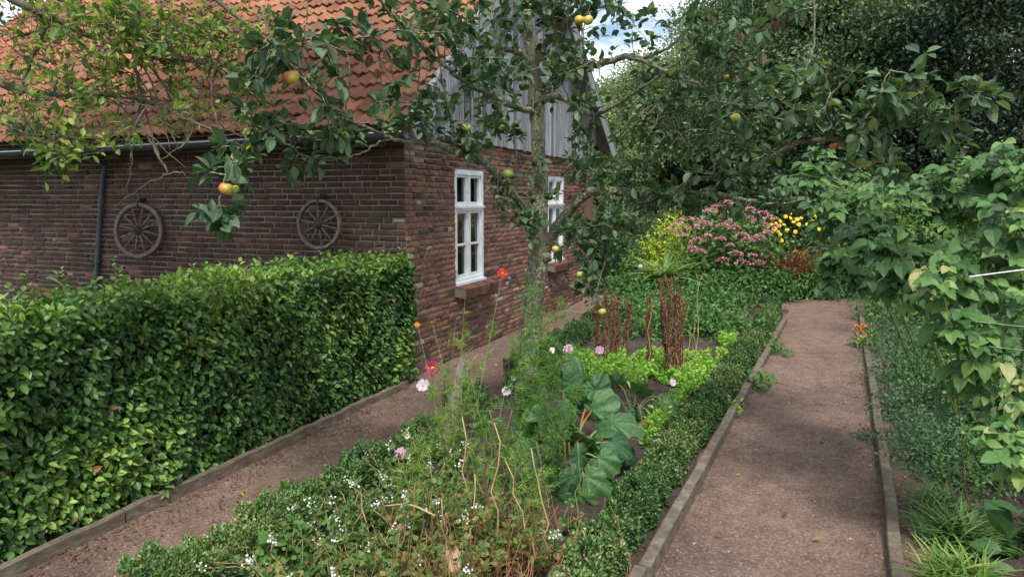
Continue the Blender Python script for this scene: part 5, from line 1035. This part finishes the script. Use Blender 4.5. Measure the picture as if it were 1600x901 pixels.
o = straps(G(1490, 850) + (0, 0, .03), 420, .20, 'bright green grass tuft at the right path edge', 'hyd_leaf', 'grass_tuft', 'grass', (.3, 1), .9, .8); straps(G(1462, 800) + (0, 0, .03), 260, .16, 'smaller grass tuft behind the bright one', 'hyd_leaf', 'grass_tuft', 'grass', (.1, .8), .9, .7)
straps(G(1500, 915) + (0, 0, .03), 260, .18, 'grass tuft at the bottom edge with straw among it', 'fern_leaf', 'grass_tuft', 'grass', (.3, 1), .9, .7)
o, cc = bush('orange_flower_plant', 'orange flowers leaning over the path edge at the far right bed', 'flowering plant', G(1352, 545) + (.08, 0, 0), .14, .2, .3, 300, LANCE, 'fern_leaf', (.05, .1)); yb = G(1352, 545)[1]
heads(o, [W(px, py, yb) for px, py in ((1340, 512), (1347, 510), (1355, 525), (1352, 535), (1358, 532), (1345, 520))], 'orange_petal', .028, 26, size=(.015, .03))
bush('broad_leaf_plant', 'dark broad leaved plant at the bottom right corner', 'plant', G(1625, 885), .2, .2, .28, 46, leaf(.6, .2, .3, 6), 'rasp_leaf', (.10, .17), rl=(.0, .5), stem_m='dark_stem')
b = G(1520, 800); b[2] = .04
for (px, py, px2, py2, l_) in ((1515, 810, 1500, 690, 'withered brown stem with hanging seed pods in the shade'), (1490, 790, 1480, 720, 'short withered stem beside the brown one')): cane(px, py, px2, py2, l_, False, .005, 0, 'brown_wood', 'dead_stalk')

def raspberry(base, canes, blobs, label, rl, tpl=RASP, size=(.075, .125), berries=()):
    global wood, BP
    o = thing('raspberry_bush', label, 'raspberry bush', base, 'raspberry bushes on the right'); wood = Geo(); BP = []
    for c in canes:
        q = [np.append(base + np.array([R.normal(0, .12), R.normal(0, .12), 0]), .009)] + [np.append(W(p[0], p[1], p[2]), .007 - .0012 * i) for i, p in enumerate(c)]; s_ = smooth(q, 7, .003)
        wood.tube(s_[:, :3], np.maximum(s_[:, 3], .002), 6); BP.extend(s_[8:, :3])
    B_ = np.array(BP); g = Geo(); fl = Geo()
    for bl in blobs:
        for p in blob_pts(bl[:6], bl[6]):
            a = nearest(B_, p, 5); L_ = np.linalg.norm(p - a)
            if L_ > .5: a = p + (a - p) * .5 / L_
            pth = twig_path(a, p, 5, .12, .1); wood.tube(pth, np.linspace(.003, .0016, 6), 4, cap=False)
            for t_ in (.5, .75, 1.0):      # compound leaves of three or five leaflets
                q, tg = interp(pth, np.array([t_])); q = q[0]; d = unit(rs(1)[0] * (1, .7, .4) + np.array([-.35, -.45, -.05]) + tg[0] * .3); side = unit(np.cross(d, Z)); nn = unit(Z * .9 + np.array([-.25, -.45, 0]) + rs(1)[0] * .35)
                s = R.uniform(*size); pet = q + d * s * .7; wood.tube([q, pet], .0012, 3, cap=False)
                dd = [d, unit(side + d * .35), unit(-side + d * .35)]; pp = [pet, pet - d * s * .12, pet - d * s * .12]; ss = [s, s * .78, s * .78]
                if R.random() < .35: dd += [unit(side * 1 - d * .1), unit(-side - d * .1)]; pp += [pet - d * s * .5] * 2; ss += [s * .6] * 2
                dd = np.array(dd) - Z * R.uniform(.1, .5); k = len(dd); rv = np.clip(R.uniform(*rl) + R.normal(0, .06, k), 0, 1)
                g.inst(tpl, np.array(pp), unit(dd), np.repeat(nn[None], k, 0) + rs(k) * .18, np.array(ss), rv)
    for (px, py, Yd, n) in berries:
        fl = Geo()
        for k in range(n):
            c = W(px + R.normal(0, 16), py + R.normal(0, 13), Yd); m = 9; fl.inst(FLW, c + R.normal(0, .007, (m, 3)), rs(m), rs(m), R.uniform(.008, .014, m), R.random(m)); wood.tube([c, c - Z * .03 + R.normal(0, .01, 3)], .0008, 3, cap=False)
        fl.build('bud_cluster', M['fern_leaf'], o)
    wood.build('canes', M['green_stem'], o, smooth=True); g.build('foliage', M['rasp_leaf'], o)
rb = lambda px, Yd: np.array([(px - 800) / F * Yd, Yd, .03])
raspberry(rb(1640, 3.6), [[(1560, 600, 3.3), (1520, 460, 3.2), (1480, 400, 3.1)], [(1600, 560, 3.3), (1590, 400, 3.2), (1560, 330, 3.1)], [(1580, 650, 3.2), (1560, 560, 3.0), (1500, 560, 2.9)], [(1620, 500, 3.3), (1600, 380, 3.2), (1520, 370, 3.1)]],
          [(1540, 400, 3.15, 80, 50, .3, 22), (1580, 470, 3.1, 60, 55, .3, 20), (1520, 510, 3.05, 60, 50, .25, 20), (1480, 440, 3.1, 50, 45, .25, 16), (1560, 570, 3.0, 55, 50, .25, 16), (1590, 640, 3.0, 40, 50, .2, 9), (1500, 590, 3.1, 35, 40, .2, 8), (1580, 350, 3.1, 50, 40, .3, 12)], 'nearest raspberry bush with big drooping leaves at the right edge', (.15, 1.0), size=(.042, .094), berries=[(1530, 410, 3.0, 14)])
raspberry(rb(1560, 4.6), [[(1480, 520, 4.3), (1440, 380, 4.0), (1400, 330, 3.8)], [(1500, 480, 4.2), (1480, 340, 4.0), (1450, 290, 3.9)], [(1440, 480, 4.0), (1400, 400, 3.7), (1360, 370, 3.5)], [(1520, 420, 4.2), (1540, 320, 4.0), (1560, 250, 3.8)]],
          [(1450, 340, 3.9, 60, 45, .3, 20), (1400, 380, 3.6, 55, 40, .3, 20), (1440, 420, 3.6, 50, 40, .25, 16), (1350, 370, 3.6, 50, 40, .3, 16), (1500, 310, 3.9, 60, 40, .3, 18), (1560, 290, 3.7, 45, 40, .3, 14), (1400, 300, 3.9, 60, 40, .3, 18), (1460, 480, 3.6, 30, 30, .2, 6), (1480, 380, 3.7, 45, 35, .3, 12), (1575, 240, 3.6, 35, 25, .2, 8), (1500, 260, 3.8, 45, 25, .2, 8), (1590, 270, 3.5, 35, 45, .2, 14), (1570, 225, 3.6, 22, 16, .1, 5)], 'raspberry bush with greenish flower buds in the middle of the right mass', (.1, .95), size=(.042, .096), berries=[(1400, 330, 3.6, 26), (1330, 270, 3.8, 14), (1440, 360, 3.5, 18), (1510, 370, 3.6, 18), (1510, 270, 3.8, 10)])
raspberry(rb(1480, 5.8), [[(1400, 460, 5.3), (1350, 380, 4.8), (1310, 340, 4.5)], [(1420, 430, 5.3), (1360, 320, 4.9), (1300, 290, 4.6)], [(1400, 400, 5.3), (1340, 300, 5.0), (1250, 270, 4.7)], [(1370, 450, 5), (1310, 420, 4.6), (1290, 430, 4.4)]],
          [(1310, 330, 4.6, 55, 40, .3, 18), (1290, 290, 4.8, 55, 35, .3, 16), (1330, 400, 4.4, 45, 35, .3, 16), (1360, 310, 4.8, 60, 40, .3, 16), (1250, 285, 4.8, 45, 30, .3, 10), (1370, 430, 4.4, 35, 30, .2, 10), (1295, 450, 4.3, 18, 18, .1, 3), (1300, 245, 5.0, 50, 30, .3, 8), (1400, 270, 4.8, 50, 30, .3, 10)], 'farthest raspberry bush hanging over the bend of the right path', (.05, .8), size=(.045, .10))
raspberry(rb(1690, 2.9), [[(1640, 760, 2.6), (1600, 700, 2.45), (1560, 690, 2.4)], [(1650, 800, 2.7), (1620, 720, 2.5), (1580, 720, 2.4)]],
          [(1570, 695, 2.4, 42, 22, .12, 9), (1600, 720, 2.4, 30, 30, .1, 6)], 'low bright green raspberry shoot near the bottom right', (.55, .97), size=(.045, .075), berries=[(1535, 690, 2.4, 8)])
# dark broad undergrowth behind the raspberries
for i, (px, Yd, rx, ht, lab) in enumerate(((1700, 4.6, .5, 1.15, 'dark undergrowth bush behind the nearest raspberry'), (1760, 4.0, .45, 1.0, 'shaded bush at the right edge below the raspberry leaves'), (1620, 5.4, .45, 1.1, 'shaded bush behind the middle raspberry'), (1560, 6.6, .45, 1.2, 'shaded bush behind the farthest raspberry'), (1500, 8.0, .5, 1.3, 'tall shaded bush farther down the right bed'), (1460, 9.8, .6, 1.4, 'shaded bush near the far end of the right bed'))):
    bush('currant_bush', lab, 'currant bush', rb(px, Yd), rx, .5, ht, 1800, ROUND, 'tree_mid', (.05, .09), 'shaded bushes behind the raspberries', stem_m='dark_stem')
# trellis post and wires
tp = rb(1700, 3.2); g = Geo(); g.tube([tp - Z * .1, tp + Z * .9, tp + Z * 1.55], .035, 8, rough=.05); o = thing('raspberry_trellis', 'white cord and green wires stretched along the raspberry row', 'trellis', tp)
g.build('post', M['grey_wood'], o); tp2 = rb(1560, 5.4); g = Geo(); g.tube([tp2 - Z * .1, tp2 + Z * 1.5], .035, 8, rough=.05); g.build('post', M['grey_wood'], o)
def cord(a, b, r, m): g = Geo(); g.tube([a, (a + b) / 2 - Z * .004, b], r, 6); g.build('cord' if m == 'cord' else 'wire', M[m], o)
cord(W(1515, 432, 2.5), W(1700, 405, 2.7), .0022, 'cord'); cord(W(1515, 501, 2.8), W(1700, 518, 2.7), .0016, 'wire'); cord(W(1545, 541, 2.75), W(1700, 555, 2.7), .0013, 'wire')

# ------------------------------------------------------------------ background trees
def tree(base, ht, cr, n, m, leafs, label, group, trunk_r=.14, low=.25, shape=1.0, ncl=70, bark='dark_bark', tpl=TRIL, name='tree', rl=(0, 1), cs=.26):
    base = np.array(base, float); o = thing(name, label, 'tree', base, group); w = Geo(); top = base + Z * ht * .92 + (R.normal(0, .2), R.normal(0, .2), 0)
    s_ = smooth([np.append(base - Z * .2, trunk_r * 1.2), np.append(base + Z * ht * .3 + (R.normal(0, .1), 0, 0), trunk_r * .85), np.append(base + Z * ht * .6 + (R.normal(0, .15), 0, 0), trunk_r * .5), np.append(top, .02)], 6); w.tube(s_[:, :3], s_[:, 3], 9, rough=.08)
    v = rs(ncl) * (R.random((ncl, 1)) ** .3); zz = (v[:, 2] + 1) / 2; prof = np.sin(np.clip(zz, .02, 1) ** .75 * math.pi) ** .5 * shape + (1 - shape) * (1 - zz)
    cc = np.stack([base[0] + v[:, 0] * cr * prof * 1.1, base[1] + v[:, 1] * cr * prof * 1.1, base[2] + ht * (low + (1 - low) * zz)], 1)
    for c in cc[:min(ncl, 60)]:
        a = s_[min(len(s_) - 1, int(len(s_) * np.clip((c[2] - base[2]) / ht - .12, .1, .95))), :3]; w.tube(twig_path(a, c, 5, .1, -.05), np.linspace(trunk_r * .22, .01, 6), 5)
    w.build('trunk', M[bark], o, smooth=True)
    k = R.integers(0, ncl, n); sg = cr * cs * R.uniform(.6, 1.4, ncl)[k][:, None]; p = cc[k] + R.normal(0, 1, (n, 3)) * sg * (1, 1, .38) - Z * (np.abs(R.normal(0, 1, (n, 1))) * sg * .25); tone = R.uniform(-.35, .35, ncl); g = Geo(); ov = unit(p - cc[k])
    g.inst(tpl, p, unit(rs(n) + ov * .5 - Z * .2), unit(Z * .6 + ov * .5 + rs(n) * .7), R.uniform(leafs[0], leafs[1], n), np.clip(R.uniform(*rl, n) + tone[k], 0, 1)); g.build('crown', M[m], o)
    return o
def TB(px, Yd): return np.array([(px - 800) / F * Yd, Yd, -.03])
BG = [ (900, 21, 5.2, 2.2, 26000, 'tree_light', 'mid green tree rising just behind the gable end'), (965, 24, 6.0, 2.6, 26000, 'tree_light', 'light green tree under the gap of open sky'), (1040, 22, 6.6, 2.6, 26000, 'tree_light', 'pale green bushy tree right of the sky gap'), (1110, 26, 9.0, 3.2, 26000, 'tree_light', 'tall pale tree seen through the apple branches'),
       (1180, 22, 8.5, 2.8, 34000, 'tree_light', 'grey green tree behind the pink bush'), (1000, 30, 7.8, 3.4, 20000, 'tree_light', 'farther tree filling in behind the pale ones, left'), (1075, 31, 9.2, 3.4, 18000, 'tree_mid', 'farther tree filling in behind the pale ones, right')]
for (px, Yd, ht, cr0, n, m, lab) in BG: tree(TB(px, Yd), ht, cr0, int(n * 1.5), m, (.07, .14), lab, 'garden trees in the background', low=.03, ncl=100, cs=.155)
DK = [(1235, 19, 10, 3.0, 80000, 'tree_mid', 'dark tree left of the darkest grove'), (1300, 17, 11, 3.2, 80000, 'tree_mid', 'tall leafy tree with glints of sky in its top'), (1370, 20, 12, 3.6, 80000, 'tree_mid', 'dense tree in the middle of the dark grove'), (1450, 18, 12, 3.4, 76000, 'tree_dark', 'dark evergreen with hanging branches'), (1530, 16, 12, 3.2, 76000, 'tree_dark', 'very dark evergreen near the right edge'), (1620, 15, 12, 3.4, 26000, 'tree_dark', 'darkest tree at the right edge of the photo'), (1420, 26, 14, 4.5, 22000, 'tree_dark', 'tall dark tree behind the grove, left'), (1580, 25, 14, 4.5, 20000, 'tree_dark', 'tall dark tree behind the grove, right'), (1280, 27, 13, 4.2, 20000, 'tree_dark', 'tall dark tree far behind the raspberries')]
for (px, Yd, ht, cr0, n, m, lab) in DK: tree(TB(px, Yd), ht, cr0, n, m, (.055, .12), lab, 'dark trees at the right', trunk_r=.25, low=.02, ncl=150, cs=.14)
tree(TB(-260, 15), 9, 3.0, 12000, 'tree_mid', (.12, .22), 'dark tree beyond the left end of the roof', 'garden trees in the background')
for i, (px, Yd, rx, ht, m, lab) in enumerate(((1060, 16.5, 1.6, 1.9, 'tree_mid', 'dark clipped bush behind the yellow shrub'), (1160, 16.2, 1.6, 1.95, 'tree_mid', 'dark bush directly behind the pink bush'), (1250, 16, 1.6, 1.9, 'tree_mid', 'dark bush behind the yellow coneflowers'), (960, 17, 1.6, 2.1, 'tree_mid', 'bush behind the end of the gable'), (1340, 14.5, 1.5, 2.0, 'tree_mid', 'dark bush beyond the end of the right path'), (1430, 12.5, 1.5, 2.0, 'tree_mid', 'dark bush behind the raspberries, left'), (1540, 10.5, 1.5, 2.1, 'tree_dark', 'dark bush behind the raspberries, right'))):
    bush('dark_bush', lab, 'bush', TB(px, Yd), rx, .8, ht, 5000, SMALL, m, (.06, .12), 'dark bushes behind the flower bed', stem_m='dark_stem')

# ------------------------------------------------------------------ litter on the path
n = 16000; x = R.uniform(-3.2, 6.5, n); y = R.uniform(2.4, 12, n) ** 1.0; g = Geo()
PEB = (np.array([(-.5, -.4, 0), (.5, -.45, 0), (.45, .5, 0), (-.4, .45, 0), (0, 0, .45)]), [[[0, 1, 4], [1, 2, 4], [2, 3, 4], [3, 0, 4]]], np.zeros(5))
zp = .006 * np.sin(x * 2.1 + y * .7) + .005 * np.sin(y * 3.3 - x)
g.inst(PEB, np.stack([x, y, zp], 1), rs(n) * (1, 1, .05), np.repeat(Z[None], n, 0), R.uniform(.003, .012, n) * (1 + (R.random(n) < .03) * 1.2), R.random(n) ** 1.5)
stuff(g.build('path_grit', M['pebble']), 'small pale stones scattered over the reddish paths', 'grit')
g = Geo(); n = 2600; k = R.random(n); P0 = np.array([BL, BR], float)
def clods(n):
    t = R.random(n) * 4; i = t.astype(int); f = (t - i)[:, None]; a = np.array(BL)[i] * (1 - f) + np.array(BL)[i + 1] * f; b = np.array(BR)[i] * (1 - f) + np.array(BR)[i + 1] * f; s = R.uniform(.03, .99, (n, 1)); return a * (1 - s) + b * s
c = clods(n); g.inst(PEB, np.column_stack([c, np.full(n, .045)]), rs(n) * (1, 1, .1), np.repeat(Z[None], n, 0) + rs(n) * .2, R.uniform(.012, .035, n), R.random(n) * .4)
stuff(g.build('soil_clods', M['soil']), 'dark crumbly clods on the soil of the bed', 'soil')
g = Geo(); n = 2600; k = R.random(n) < .5; y = R.uniform(2.4, 11, n); e = R.exponential(.10, n) + .05; xx = np.where(k, np.interp(y, [q[1] for q in BR], [q[0] for q in BR]) + e, np.interp(y, [q[1] for q in RL], [q[0] for q in RL]) - e); kk = R.random(n) < .3; xx = np.where(kk, np.interp(y, [q[1] for q in BR], [q[0] for q in BR]) + .1 + R.random(n) * 1.0, xx)
g.inst(fleaf(.5), np.stack([xx, y, np.full(n, .012)], 1), rs(n) * (1, 1, .1), Z + rs(n) * .3, R.uniform(.006, .020, n), R.random(n)); stuff(g.build('leaf_litter', M['brown_leaf']), 'brown crumbs of leaf and stem strewn along the right path', 'leaf litter')
g = Geo(); n = 1500; s = R.uniform(0, 5, n); p = np.array([*hk0, 0]) - U * s[:, None] - Wd * R.exponential(.12, n)[:, None] - Wd * .03 + Z * .012
g.inst(fleaf(.5), p, rs(n) * (1, 1, .1), Z + rs(n) * .3, R.uniform(.01, .03, n), R.random(n)); stuff(g.build('leaf_litter', M['brown_leaf']), 'brown leaf crumbs along the hedge edging', 'leaf litter')
fl_ = [(1157, 741, 'tan curled leaf lying on the right path left of centre'), (1280, 690, 'dark crumb of leaf in the middle of the right path'), (1285, 843, 'pale leaf near the bottom of the right path'), (1115, 632 + 200, 'brown leaf beside the nearest edging board'), (212, 888, 'yellow leaf at the bottom left of the path'), (372, 770, 'dried leaf lying in the left path'), (560, 640, 'small dark leaf on the left path near the hedge end'), (440, 715, 'brown leaf bit on the left path'), (1335, 625, 'small leaf near the right edging'), (1240, 560, 'dry leaf far along the right path'), (1230, 800, 'thin brown leaf crumb on the right path')]
for (px, py, lab) in fl_:
    c = G(px, py, .015); g = Geo(); g.inst(leaf(.5, .8, .3, 4), c[None], rs(1) * (1, 1, .05), Z + rs(1) * .3, np.array([R.uniform(.03, .055)]), np.array([R.random()])); tag(g.build('fallen_leaf', M['brown_leaf'] if 'brown' in lab or 'dark' in lab else M['withered'], origin=c), lab, 'leaf', 'fallen leaves on the paths')
for b_ in list(bpy.data.objects):
    if '_o' in b_: del b_['_o']
